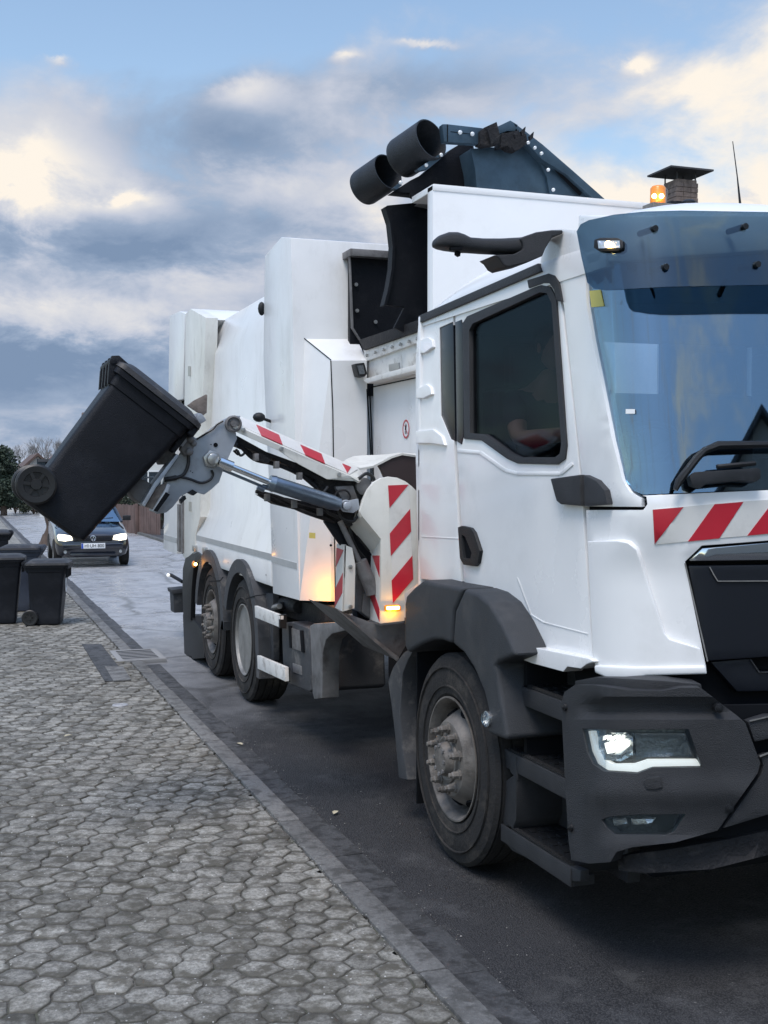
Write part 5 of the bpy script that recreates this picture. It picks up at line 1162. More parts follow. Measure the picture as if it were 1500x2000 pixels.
lamp('beacon_light', (lq.x-.01, 7.86, lq.z-.05), 1.9, (1, .33, .0)); lamp('marker_light', U(768, 1196, y=6.17), .45, (1, .45, .05), .012)
lamp('rear_marker_light', U(386, 1099, x=2.19), .5, (1, .4, .05), .01)
# ================================================================ DRIVER
def skin_body(name, verts, edges, radii, material, parent, sub=2, root=0):
    me = bpy.data.meshes.new(name); off = root_loc(parent) if parent else Vector()
    me.from_pydata([(Vector(v)-off)[:] for v in verts], edges, []); o = bpy.data.objects.new(name, me); sc.collection.objects.link(o)
    if parent: o.parent = parent
    sm = o.modifiers.new('skin', 'SKIN'); sm.use_smooth_shade = True
    for i, r_ in enumerate(radii): me.skin_vertices[0].data[i].radius = (r_, r_) if not isinstance(r_, tuple) else r_
    me.skin_vertices[0].data[root].use_root = True
    ss_ = o.modifiers.new('sub', 'SUBSURF'); ss_.levels = sub; ss_.render_levels = sub
    dg = bpy.context.evaluated_depsgraph_get(); m2 = bpy.data.meshes.new_from_object(o.evaluated_get(dg)); o.modifiers.clear(); o.data = m2; m2.materials.clear(); m2.materials.append(M[material])
    for p in m2.polygons: p.use_smooth = True
    return o
P_ = thing('person', (2.87, 5.4, 1.72), 'driver in a dark shirt sitting behind the dark cab side window', 'person')
X0 = 2.87
vv = [(X0, 5.52, 1.80), (X0, 5.54, 1.98), (X0, 5.55, 2.18), (X0, 5.53, 2.33), (X0, 5.50, 2.40), (X0, 5.47, 2.47),       # spine, neck
      (X0-.19, 5.52, 2.30), (X0-.24, 5.36, 2.10), (X0-.13, 5.06, 2.12), (X0-.10, 4.97, 2.14),                             # near arm to the wheel
      (X0+.19, 5.52, 2.30), (X0+.25, 5.36, 2.10), (X0+.16, 5.06, 2.12), (X0+.13, 4.97, 2.14),
      (X0-.11, 5.44, 1.80), (X0-.14, 5.05, 1.82), (X0-.13, 4.93, 1.40), (X0-.13, 4.82, 1.28), (X0+.11, 5.44, 1.80), (X0+.14, 5.05, 1.82), (X0+.13, 4.93, 1.40), (X0+.13, 4.82, 1.28)]
ee = [(0,1),(1,2),(2,3),(3,4),(4,5),(3,6),(6,7),(7,8),(8,9),(3,10),(10,11),(11,12),(12,13),(0,14),(14,15),(15,16),(16,17),(0,18),(18,19),(19,20),(20,21)]
rr_ = [(.16, .12), (.15, .11), (.17, .12), (.13, .09), .062, .060, .065, .048, .036, .028, .065, .048, .036, .028, .095, .075, .055, .045, .095, .075, .055, .045]
bd = skin_body('body', vv, ee, rr_, 'skin', P_)
sh = skin_body('shirt', vv[:4]+[vv[6], (X0-.235, 5.40, 2.15), vv[10], (X0+.245, 5.40, 2.15)], [(0,1),(1,2),(2,3),(3,4),(4,5),(3,6),(6,7)], [(.172, .132), (.162, .122), (.182, .132), (.138, .098), .078, .060, .078, .060], 'shirt', P_)
sh2 = skin_body('trousers', [vv[0], vv[14], vv[15], vv[16], vv[18], vv[19], vv[20]], [(0,1),(1,2),(2,3),(0,4),(4,5),(5,6)], [(.17, .13), .105, .085, .066, .105, .085, .066], 'seat_fabric', P_)
g = MB(); hc = Vector((X0, 5.45, 2.575))   # head faces -Y
nseg, nr = 28, 20; vs_ = []
for i in range(nr+1):
    th = math.pi*i/nr
    for k in range(nseg):
        ph = 2*math.pi*k/nseg; dx, dy, dz = math.sin(th)*math.cos(ph), math.sin(th)*math.sin(ph), math.cos(th)
        rx, ry, rz = .077, .098, .118
        if dz < 0: rx *= 1-.28*dz*dz; ry *= 1-.12*dz*dz
        x, y, z = dx*rx, dy*ry, dz*rz
        if dy < 0:
            y -= .022*math.exp(-((x/.012)**2+((z+.018)/.022)**2)); y += .010*math.exp(-(((abs(x)-.030)/.014)**2+((z-.008)/.010)**2)); y -= .006*math.exp(-((x/.03)**2+((z+.060)/.008)**2)); y -= .010*math.exp(-((x/.022)**2+((z+.095)/.018)**2)); y -= .006*math.exp(-((abs(x)-.03)/.02)**2-((z-.026)/.008)**2)
        vs_.append(hc+Vector((x, y, z)))
g.add(vs_, [(i*nseg+k, (i+1)*nseg+k, (i+1)*nseg+(k+1) % nseg, i*nseg+(k+1) % nseg) for i in range(nr) for k in range(nseg)])
for s_ in (-1, 1): g.ball(hc+Vector((s_*.080, .008, -.002)), .030, 0, 12, (.3, .65, 1.05))
g.build('head', 'skin', P_, ang=80)
g = MB(); g.ball(hc+Vector((0, .016, .022)), .112, 0, 20, (.78, .93, 1.0)); g.build('hair', 'hair', P_, ang=80)
g = MB()
for s_ in (-1, 1): g.ball(hc+Vector((s_*.030, -.085, .008)), .011)
g.build('eyes', 'seam', P_)
def hand(wx, s_):
    g = MB(); w_ = Vector((wx, 4.97, 2.14)); g.ball(w_+Vector((0, -.035, 0)), .042, 0, 12, (.95, 1.1, .5))
    for k in range(4):
        fx = wx-.030+k*.020; ln = (.85, 1, .95, .75)[k]
        g.curve([(fx, 4.93, 2.145), (fx, 4.895, 2.152), (fx, 4.875, 2.135), (fx, 4.878, 2.135-.028*ln)], [.009]*1 and .0085, 7)
    g.curve([(wx+s_*.030, 4.955, 2.135), (wx+s_*.048, 4.925, 2.125), (wx+s_*.040, 4.90, 2.115)], .0095, 7)
    g.build('hand', 'skin', P_, ang=80)
hand(X0-.10, 1); hand(X0+.13, -1)
# ================================================================ BINS
mat('bin_plastic', (.005, .0062, .010), .5, spec=.25, bump=.45, bscale=220, var=.2, vscale=5, dirt=(.022, .024, .030), dscale=6, damt=.5)
mat('bin_blue', (.022, .029, .046), .5, bump=.3, bscale=200, var=.2, vscale=5)
mat('lid_dirty', (.020, .019, .020), .55, bump=.3, bscale=120, dirt=(.13, .115, .10), dscale=9, damt=.7)
def wheelie_bin(loc, rot, label, group, plast='bin_plastic', lid_m='lid_dirty', H=.84, Wd=.46, Dt=.50, Db=.38, wheel_r=.10, scratch=False, rz=0):
    # local frame: +x = lip side, -x = hinge and wheels, z up
    B = thing('wheelie_bin', loc, label, 'wheelie bin', group, rot)
    def ringp(z, x0, x1, w_, r_=.035, n=4):
        o = []
        for cx, cy, a in ((x1-r_, w_-r_, 0), (x0+r_, w_-r_, 90), (x0+r_, -w_+r_, 180), (x1-r_, -w_+r_, 270)):
            for k in range(n+1): t = R(a+90*k/n); o.append((cx+r_*math.cos(t), cy+r_*math.sin(t), z))
        return o
    g = MB()
    def lay(z, e=0, er=.035):
        t = z/H; x1 = Db/2+(Dt-Db)*.75*t+e; x0 = -Db/2-(Dt-Db)*.25*t-e; w_ = (.36+(Wd-.36)*t)/2+e; return ringp(z, x0, x1, w_, er)
    rings = [lay(.0, -.02), lay(.015), lay(.10), lay(.105, -.002), lay(H*.5), lay(H-.09), lay(H-.085, .006), lay(H-.03, .008), lay(H-.028, .026), lay(H, .028)]
    rings += [lay(H, .008), lay(H-.05, -.01), lay(.05, -.012)]
    n = len(rings[0])
    for r_ in rings: g.v += r_
    for i in range(len(rings)-1): g.f += [(i*n+k, i*n+(k+1) % n, (i+1)*n+(k+1) % n, (i+1)*n+k) for k in range(n)]; g.m += [0]*n
    g.f += [tuple(range(n-1, -1, -1)), tuple((len(rings)-1)*n+k for k in range(n))]; g.m += [0, 0]
    body_ = g.build('container', plast, B, local=True, ang=40)
    x1 = Db/2+(Dt-Db)*.75; x0 = -Db/2-(Dt-Db)*.25
    g = MB()
    for k in range(-2, 3): g.box((x1+.004, k*.085-.006, H-.16), (x1+.030, k*.085+.006, H-.03))
    g.box((x1+.01, -Wd/2-.01, H-.045), (x1+.045, Wd/2+.01, H-.002)); g.build('comb_lip', plast, B, local=True, bevel=.004)
    # lid
    g = MB(); r0, r1, r2 = ringp(H+.004, x0-.035, x1+.05, Wd/2+.035, .05), ringp(H+.030, x0-.03, x1+.045, Wd/2+.03, .05), ringp(H+.062, x0+.02, x1-.02, Wd/2-.03, .05)
    r3 = ringp(H+.066, x0+.06, x1-.06, Wd/2-.07, .04)
    for r_ in (r0, r1, r2, r3): g.v += r_
    for i in range(3): g.f += [(i*n+k, i*n+(k+1) % n, (i+1)*n+(k+1) % n, (i+1)*n+k) for k in range(n)]; g.m += [0]*n
    g.f += [tuple(range(n-1, -1, -1)), tuple(3*n+k for k in range(n))]; g.m += [0, 0]
    lid = g.build('lid', lid_m, B, local=True, bevel=0, ang=40)
    # hinge and bar handle
    g = MB(); g.tube([(x0-.055, -Wd/2+.02, H+.012), (x0-.055, Wd/2-.02, H+.012)], .018, 10)
    for s_ in (-1, -.35, .35, 1): y = s_*(Wd/2-.045); g.prism([(x0-.005, y-.02, H-.10), (x0-.06, y-.02, H-.015), (x0-.078, y-.02, H+.03), (x0-.05, y-.02, H+.055), (x0+.03, y-.02, H+.05)], (0, .04, 0))
    g.build('handle', plast, B, local=True, bevel=.005)
    # wheels
    ax = -Db/2+.0; 
    g = MB(); g.tube([(ax, -Wd/2+.01, wheel_r), (ax, Wd/2-.01, wheel_r)], .011, 8); g.box((ax-.03, -.15, .03), (-Db/2+.06, .15, .16)); g.build('axle', plast, B, local=True, bevel=.006)
    for s_ in (-1, 1):
        g = MB(); g.lathe([(-.024, wheel_r*.62), (-.026, wheel_r*.9), (-.018, wheel_r), (.018, wheel_r), (.026, wheel_r*.9), (.024, wheel_r*.62), (.016, wheel_r*.6), (.014, .03), (.03, .026), (.03, 0)], (ax, s_*(Wd/2-.025), wheel_r), (0, s_, 0), 28)
        for k in range(6):
            a = k*math.pi/3; g.box((-.008, -.004, .02), (.008, .004, wheel_r*.62), mtx=Matrix.Translation((ax, s_*(Wd/2-.006), wheel_r)) @ Matrix.Rotation(a, 4, 'Y'))
        g.build('wheel', 'hose', B, local=True, ang=35)
    if scratch:
        g = MB()
        for y, z, l_ in ((-.2, .5, .2),): pass
    return B
tilt = R(37.5); Hb = .86
M3 = Matrix.Rotation(tilt, 3, 'Y')
cor = U(165, 1064, y=6.13); base = cor - M3 @ Vector((.19, -.20, 0.0))
held = wheelie_bin(base, (0, tilt, 0), 'black wheelie bin tipped in the air by the arm of the refuse truck', 'black wheelie bins', H=.81, Wd=.48, Dt=.445, Db=.36)
gb = 'black wheelie bins'
def stand(px, py, rz, label, **k):
    p = U(px, py, z=.03); return wheelie_bin((p.x, p.y, .03), (0, 0, rz), label, gb, **k)
b1 = stand(92, 1218, R(-12), 'black wheelie bin with a round white sticker, standing rightmost on the pavement', H=.76, Wd=.46, Dt=.46, Db=.36)
# sticker on the right side
def bin_sticker(B, x, z):
    g = MB(); n = 24; 
    for i in range(n):
        a, b = 2*math.pi*i/n, 2*math.pi*(i+1)/n
        g.prism([(x+(r_*.0), r_*math.cos(t), z+r_*1.3*math.sin(t)) for r_, t in ((.075, a), (.075, b), (.035, b), (.035, a))], (.004, 0, 0))
    g.prism([(x, -.06, z+.12), (x, .07, z+.12), (x, .07, z+.145), (x, -.06, z+.145)], (.004, 0, 0))
    g.build('sticker', 'sticker_white', B, local=True, smooth=False)
bin_sticker(b1, .238, .50)
b2 = stand(48, 1192, R(170), 'dark bluish wheelie bin standing behind and between the two front bins on the pavement', plast='bin_blue', H=.86, Wd=.46, Dt=.48, Db=.38)
b3 = stand(2, 1216, R(-5), 'black wheelie bin on the pavement cut by the left edge of the photo', H=.82, Wd=.46, Dt=.48, Db=.38)
b4 = stand(-14, 1165, R(178), 'black wheelie bin farthest back at the left edge with only its lid corner showing', H=.98, Wd=.50, Dt=.56, Db=.42)
# ================================================================ CAR
mat('car_paint', (.004, .006, .014), .12, coat=1, spec=.6)
mat('car_trim', (.010, .010, .012), .5)
mat('car_lamp', (.8, .8, .78), .1, emit=(1, .88, .62), estr=1.3)
mat('car_lamp_hot', (1, 1, 1), .1, emit=(1, .92, .74), estr=5)
def car():
    C = thing('car', (2.62, 25.45, 0), 'small dark blue hatchback with lit headlights driving towards the truck', 'car')
    C.rotation_euler = (0, 0, R(-1.5)); C.scale = (.94, 1, 1)
    # side profile stations: y (0 = nose, + = rear), half width, zlow, beltline z, roof z, roof half width
    st = [(0.00, .60, .30, .52, None), (.06, .72, .22, .66, None), (.22, .79, .20, .72, None), (.55, .815, .19, .80, None), (.95, .82, .19, .86, None), (1.15, .82, .19, .89, None),
          (1.75, .82, .19, .93, None), (2.6, .82, .19, .95, None), (3.3, .81, .2, .97, None), (3.6, .76, .24, .93, None), (3.72, .66, .32, .85, None)]
    g = MB(); rows = []
    for y, hw, zl, zb, _ in st:
        crown = .035
        pr = [(0, zl), (hw*.8, zl), (hw*.96, zl+.06), (hw, zl+.22 if zb > .7 else zl+.12), (hw*.985, zb-.10), (hw*.94, zb-.03), (hw*.78, zb+.005), (hw*.4, zb+crown*.8), (0, zb+crown)]
        full = [(-x, z) for x, z in pr[::-1]][:-1]+pr
        full = [(x, z) for x, z in full]
        rows.append([(x, y, z) for x, z in ([(-a, b) for a, b in pr[1:]][::-1]+[(a, b) for a, b in pr[1:-1]][0:0]+[])])
        ringv = [(a, y, b) for a, b in pr[1:]] + [(-a, y, b) for a, b in pr[1:-1][::-1]]
        rows[-1] = ringv
    n = len(rows[0])
    for r_ in rows: g.v += r_
    for i in range(len(rows)-1): g.f += [(i*n+k, i*n+(k+1) % n, (i+1)*n+(k+1) % n, (i+1)*n+k) for k in range(n)]; g.m += [0]*n
    g.f += [tuple(range(n)), tuple((len(rows)-1)*n+k for k in range(n-1, -1, -1))]; g.m += [0, 0]
    g.build('body', 'car_paint', C, local=True, ang=50)
    # cabin: pillars and roof as a frame, glass inside
    b0, b1_, r0, r1_ = 1.02, 3.45, 1.75, 3.0; zb, zr, wb, wr = .93, 1.40, .74, .53
    pts = lambda s_: [Vector((s_*wb, b0, zb-.02)), Vector((s_*wr, r0, zr)), Vector((s_*wr, r1_, zr-.01)), Vector((s_*wb, b1_, zb))]
    g = MB(); L_, Rr = pts(-1), pts(1)
    for P4 in (L_, Rr): g.tube([P4[0], P4[0].lerp(P4[1], .5)+Vector((0, -.03, .02)), P4[1], P4[2], P4[3]], [.03, .028, .03, .035, .05], 8)
    for s_ in (-1, 1): g.tube([Vector((s_*wb*1.01, 2.15, zb)), Vector((s_*wr, 2.1, zr))], .03, 6)
    g.prism([(-wr, r0, zr), (wr, r0, zr), (wr, r1_, zr-.01), (-wr, r1_, zr-.01)], (0, 0, .025)); g.tube([L_[1]+Vector((0, 0, .01)), Vector((0, r0-.05, zr+.03)), Rr[1]+Vector((0, 0, .01))], .025, 6)
    g.build('roof', 'car_paint', C, local=True, bevel=0, ang=60)
    g = MB(); cW = Vector((0, b0-.08, zb)); cR = Vector((0, r0-.05, zr+.02))
    g.add([L_[0], cW, Rr[0], Rr[1], cR, L_[1]], [(0, 1, 4, 5), (1, 2, 3, 4)]); g.build('windscreen', 'car_glass', C, local=True)
    for P4, s_ in ((L_, -1), (Rr, 1)):
        g = MB(); g.add([P4[0], P4[1], P4[2], P4[3]], [(0, 1, 2, 3)]); g.build('side_window', 'car_glass', C, local=True)
    g = MB(); g.add([L_[3], L_[2], Rr[2], Rr[3]], [(0, 1, 2, 3)]); g.build('rear_window', 'car_glass', C, local=True)
    g = MB(); g.box((-.6, 2.1, .7), (-.15, 2.2, 1.2)); g.box((.15, 2.1, .7), (.6, 2.2, 1.2)); g.box((-.7, 1.15, .8), (.7, 1.3, .93)); g.build('seat', 'interior', C, local=True, bevel=.04)
    for s_ in (-1, 1):
        g = MB(); g.box((s_*.80-.07*(s_ < 0)-.0, 1.28, .93), (s_*.80+.07*(s_ > 0)+.11*s_, 1.36, 1.04)); g.tube([(s_*.72, 1.35, .92), (s_*.84, 1.33, .96)], .02, 6); g.build('wing_mirror', 'car_trim', C, local=True, bevel=.02)
        g = MB(); q = [(s_*.43, -.002, .575), (s_*.46, .01, .665), (s_*.60, .045, .69), (s_*.735, .13, .70), (s_*.765, .15, .66), (s_*.74, .06, .57), (s_*.6, .005, .555)]
        g.prism([Vector(a)+Vector((0, -.012, 0)) for a in q], (0, .05, 0)); h = g.build('headlight', 'car_lamp', C, local=True, bevel=.008)
        g = MB(); g.ball((s_*.60, -.02, .62), .055, 0, 12, (1.4, .4, .8)); g.build('bulb', 'car_lamp_hot', h, local=True)
        g = MB(); g.disc((s_*.60, -.0, .33), (0, -1, 0), .035, .02); g.build('fog_light', 'reflector', C, local=True)
        g = MB(); g.prism([(s_*.43, -.004, .55), (s_*.46, .006, .66), (s_*.05, -.03, .665), (s_*.05, -.03, .55)], (0, .03, 0)); 
        for y in (.62, 3.05):
            g2 = MB(); g2.lathe([(-.09, .17), (-.095, .25), (-.08, .29), (.08, .29), (.095, .25), (.09, .17), (.07, .165), (.05, .05), (.07, 0)], (0, 0, 0), (s_, 0, 0), 28)
            o = g2.build('wheel', 'tire', C, local=True); o.location = (s_*.74, y, .29)
            g2 = MB(); g2.lathe([(.06, .175), (.088, .17), (.06, .15), (.055, .05), (.075, .04), (.075, 0)], (0, 0, 0), (s_, 0, 0), 20); g2.build('rim', 'rim_light', o, local=True)
    g = MB(); g.prism([(-.42, -.035, .555), (.42, -.035, .555), (.45, -.015, .665), (-.45, -.015, .665)], (0, .06, 0)); gr_ = g.build('grille', 'car_trim', C, local=True, bevel=.01)
    g = MB()
    for z in (.575, .60, .625, .648): g.box((-.40, -.044, z), (.40, -.038, z+.006))
    g.build('grille_bar', 'car_paint', gr_, local=True)
    g = MB(); g.box((-.66, -.075, .40), (.66, .10, .50)); g.box((-.5, -.05, .24), (.5, .05, .31)); g.build('bumper', 'car_paint', C, local=True, bevel=.03, bseg=3)
    # emblem: circle with the letters V over W
    em = MB(); y = -.055
    rp = [(0.058*math.cos(2*math.pi*i/24), y, .61+.058*math.sin(2*math.pi*i/24)) for i in range(25)]; em.tube(rp, .006, 6)
    def seg(a, b): em.tube([(a[0]*.058, y, .61+a[1]*.058), (b[0]*.058, y, .61+b[1]*.058)], .0055, 5)
    seg((-.42, .9), (-.02, .12)); seg((.42, .9), (.02, .12)); seg((-.85, .45), (-.42, -.85)); seg((-.42, -.85), (0, -.05)); seg((0, -.05), (.42, -.85)); seg((.42, -.85), (.85, .45))
    em.build('emblem', 'chrome', C, local=True)
    g = MB(); g.box((-.26, -.098, .40), (.26, -.088, .51)); pl_ = g.build('number_plate', 'sticker_white', C, local=True, bevel=.004)
    vs_, fs_ = text_mesh('HI\u00b7UH 800', .115, .002); g = MB(); xs = [v.x for v in vs_]; k = .42/(max(xs)-min(xs))
    g.add([Vector((v.x*k+.022, -.1005+v.z*.5, .455+v.y*.85)) for v in vs_], fs_); g.build('plate_text', 'seam', pl_, local=True, smooth=False)
    g = MB(); g.box((-.258, -.1005, .402), (-.215, -.0975, .508)); g.build('plate_band', 'plate_blue', pl_, local=True)
    g = MB(); g.tube([(-.5, 1.0, .945), (.05, 1.12, 1.0)], .008, 5); g.tube([(.0, 1.0, .95), (.55, 1.12, 1.0)], .008, 5); g.build('wiper', 'car_trim', C, local=True)
    return C
mat('plate_blue', (.03, .08, .4), .4)
car()
# ================================================================ BACKGROUND
mat('stucco_white', (.62, .62, .60), .9, var=.06, vscale=2, bump=.2, bscale=20)
mat('stucco_cream', (.55, .53, .48), .9, var=.08, vscale=1, bump=.2, bscale=20)
mat('gable_board', (.40, .38, .35), .8, var=.15, vscale=2)
mat('roof_red', (.20, .075, .055), .8, var=.3, vscale=4)
mat('roof_dark', (.05, .05, .055), .7, var=.3, vscale=4)
mat('brick', (.22, .165, .14), .9, var=.45, vscale=9, bump=.4, bscale=30, dirt=(.10, .08, .075), dscale=4, damt=.5)
mat('window_dark', (.03, .04, .05), .1)
mat('fence_wood', (.13, .085, .075), .85, var=.3, vscale=3, stretch=(1, 1, .2), dirt=(.06, .045, .04), dscale=4, damt=.6)
mat('bark', (.085, .062, .050), .95, var=.35, vscale=6, bump=.8, bscale=14)
mat('bark_grey', (.15, .135, .125), .95, var=.2, vscale=4)
mat('needles', (.030, .048, .030), .8, var=.45, vscale=1.5)
mat('leaf_green', (.040, .052, .030), .8, var=.4, vscale=2)
mat('twig', (.13, .105, .085), .9, var=.3, vscale=2)
def pitched_house(name, x0, x1, y0, y1, zw, zr, label, wall='stucco_white', roofm='roof_red', ridge='x', wins=(), z0=0, over=.35):
    H = thing(name, ((x0+x1)/2, (y0+y1)/2, 0), label, 'house')
    g = MB()
    if ridge == 'x': cs = [(y0, z0), (y1, z0), (y1, zw), ((y0+y1)/2, zr), (y0, zw)]; g.prism([(x0, a, b) for a, b in cs], (x1-x0, 0, 0))
    else: cs = [(x0, z0), (x1, z0), (x1, zw), ((x0+x1)/2, zr), (x0, zw)]; g.prism([(a, y0, b) for a, b in cs], (0, y1-y0, 0))
    g.build('wall', wall, H)
    g = MB(); th = .16
    if ridge == 'x':
        m_ = (y0+y1)/2; sl = (zr-zw)/(m_-y0)
        for s_ in (-1, 1): e = m_+s_*(m_-y0+over); ze = zw-sl*over; g.prism([(x0-over, m_, zr+.03), (x0-over, e, ze+.03), (x0-over, e, ze+.03+th), (x0-over, m_, zr+.03+th)], (x1-x0+2*over, 0, 0))
    else:
        m_ = (x0+x1)/2; sl = (zr-zw)/(m_-x0)
        for s_ in (-1, 1): e = m_+s_*(m_-x0+over); ze = zw-sl*over; g.prism([(m_, y0-over, zr+.03), (e, y0-over, ze+.03), (e, y0-over, ze+.03+th), (m_, y0-over, zr+.03+th)], (0, y1-y0+2*over, 0))
    rf_ = g.build('roof', roofm, H)
    for (side, a, b, c, d) in wins:      # window on the -y face or -x face: span a..b, z c..d
        g = MB(); f = MB()
        if side == 'y': g.box((a, y0-.03, c), (b, y0+.02, d)); f.box((a-.08, y0-.05, c-.1), (b+.08, y0-.031, c-.01)); f.box(((a+b)/2-.03, y0-.05, c), ((a+b)/2+.03, y0-.031, d)); f.box((a-.07, y0-.05, d), (b+.07, y0-.031, d+.07))
        else: g.box((x0-.03, a, c), (x0+.02, b, d)); f.box((x0-.05, a-.08, c-.1), (x0-.031, b+.08, c-.01)); f.box((x0-.05, (a+b)/2-.03, c), (x0-.031, (a+b)/2+.03, d)); f.box((x0-.05, a-.07, d), (x0-.031, b+.07, d+.07))
        wo = g.build('window', 'window_dark', H); f.build('frame', 'sticker_white', wo)
    return H, rf_
def chimney(parent, x, y, z0, z1, w_=.5, capm='roof_dark', cap=True):
    g = MB(); n = int((z1-z0)/.085)
    for k in range(n):
        j = .012*((k*37 % 5)-2)/2
        for i in range(3):
            o_ = (k % 2)*.05
            g.box((x-w_/2+i*w_/3+.004+j*.3-.0, y-w_/2-.004*(i+k & 1), z0+k*.085+.005), (x-w_/2+(i+1)*w_/3-.004+j*.3, y+w_/2, z0+k*.085+.080))
    g.box((x-w_/2+.02, y-w_/2+.015, z0), (x+w_/2-.02, y+w_/2-.02, z1)); c = g.build('chimney', 'brick', parent, smooth=False)
    if cap:
        g = MB()
        for sx in (-1, 1):
            for sy in (-1, 1): g.box((x+sx*w_*.42-.01, y+sy*w_*.42-.01, z1), (x+sx*w_*.42+.01, y+sy*w_*.42+.01, z1+.14))
        g.prism([(x-w_*.98, y-w_*.85, z1+.14), (x+w_*.98, y-w_*.85, z1+.14), (x+w_*.98, y+w_*.85, z1+.14), (x-w_*.98, y+w_*.85, z1+.14)], (0, 0, .03)); g.build('chimney_cap', capm, c)
    return c
# house with the brick chimney, hidden behind the truck except for its chimney
H1, _ = pitched_house('detached_house', 9.2, 17.5, 13.5, 22.5, 3.1, 6.15, 'house behind the truck with a brick chimney under a flat metal cap', roofm='roof_dark', wins=[('x', 15, 16.2, 1, 2.2), ('x', 18.5, 19.7, 1, 2.2), ('y', 11, 12.2, 1, 2.2)])
pc = U(1328, 398, y=18); chimney(H1, pc.x, 18, 5.9, U(1328, 356, y=18).z, .44)
# houses at the end of the street
H2, r2 = pitched_house('detached_house', 4.6, 11.2, 58, 67, 2.62, 6.2, 'white gabled house with a red tiled roof and chimney, behind the raised bin', wall='stucco_white', ridge='y', wins=[('y', 8.0, 9.2, .9, 2.1), ('y', 5.3, 6.3, 1, 2), ('y', 11, 12.4, .9, 2.1)])
chimney(H2, U(169, 820, y=61).x, 61, 4.2, U(169, 806, y=61).z, .45, cap=False)
g = MB(); a = U(73, 897, y=57.6); b = U(106, 893, y=57.6); g.box((a.x, 57.3, a.z-.12), (b.x+.6, 58, a.z)); g.build('dormer_roof', 'roof_dark', H2)
g = MB(); g.box((a.x+.1, 57.4, 0), (b.x+.6, 57.99, a.z-.13)); H2w = g.build('annex_wall', 'stucco_white', H2)
for px in (77, 88, 94):
    p = U(px, 907, y=57.38); g = MB(); g.box((p.x-.12, 57.36, p.z-.25), (p.x+.12, 57.40, p.z+.25)); g.build('window', 'window_dark', H2)
H3, r3 = pitched_house('detached_house', 3.05, 5.2, 69, 77, 2.0, 3.0, 'small white gabled house with red roof right of the dark conifer', wall='stucco_white', ridge='y')
r3.data.materials[0] = mat('roof_brown', (.10, .065, .055), .8, var=.3, vscale=4)
# low white garden wall, fence, hedge
a, b = U(6, 995, y=66), U(38, 995, y=66)
g = MB(); g.box((a.x, 66, 0), (b.x-.35, 66.2, .62)); g.box((b.x-.55, 65.9, 0), (b.x, 66.3, .3)); g.box((a.x-.05, 65.97, .621), (b.x-.33, 66.23, .68)); tag(g.build('garden_wall', 'stucco_white', bevel=.01), 'low white garden wall under the dark conifer', 'garden wall')
def fence(p0, p1, h, label):
    p0 = Vector(p0); p1 = Vector(p1); L_ = (p1-p0).length; d = (p1-p0)/L_; F_ = thing('board_fence', p0, label, 'fence')
    n = int(L_/.14); g = MB(); nrm = Vector((-d.y, d.x, 0))
    for i in range(n):
        a = p0+d*(i*L_/n+.006); b = p0+d*((i+1)*L_/n-.006); hh = h+rnd(-.02, .02); off = nrm*rnd(-.01, .01)
        g.prism([a+off, b+off, b+off+Vector((0, 0, hh)), a+off+Vector((0, 0, hh))], nrm*.02)
    g.build('boards', 'fence_wood', F_, smooth=False)
    for i in range(int(L_/2.2)+1):
        a = p0+d*min(L_, i*2.2)-nrm*.06; g = MB(); g.box((a.x-.05, a.y-.05, 0), (a.x+.05, a.y+.05, h+.05)); g.build('fence_post', 'fence_wood', F_, bevel=.005)
fa_ = U(226, 1035, z=.05); fb_ = U(306, 1045, z=.05)
fence((fa_.x, fa_.y, 0), (fb_.x+.1, fb_.y, 0), .95, 'brown vertical board fence right of the car')
fence((fb_.x+.9, fb_.y-.3, 0), (fb_.x+.95, 27, 0), .95, 'brown board fence running along the far pavement towards the truck')
# foliage
def leaves(g, c, rad, n, size, mi=0, rg=random, hollow=.35):
    c = Vector(c)
    for _ in range(n):
        while True:
            v = Vector((rg.uniform(-1, 1), rg.uniform(-1, 1), rg.uniform(-1, 1))); l_ = v.length
            if hollow < l_ < 1: break
        p = c+Vector((v.x*rad[0], v.y*rad[1], v.z*rad[2])); s_ = size*rg.uniform(.6, 1.4)
        a = Vector((rg.uniform(-1, 1), rg.uniform(-1, 1), rg.uniform(-1, 1))).normalized(); b = a.orthogonal().normalized()*s_; a = a*s_
        g.add([p-a*.5-b*.3, p+a*.5-b*.3, p+a*.6+b*.3, p-a*.3+b*.4], [(0, 1, 2, 3)], mi)
def clumps(g, c, rad, k, n, size, cr, rg):
    for _ in range(k):
        v = Vector((rg.uniform(-1, 1), rg.uniform(-1, 1), rg.uniform(-1, 1)))
        if v.length > 1: v.normalize()
        q = Vector(c)+Vector((v.x*rad[0], v.y*rad[1], v.z*rad[2])); r_ = cr*rg.uniform(.6, 1.3); leaves(g, q, (r_, r_, r_*.7), n, size, rg=rg)
rg = random.Random(5)
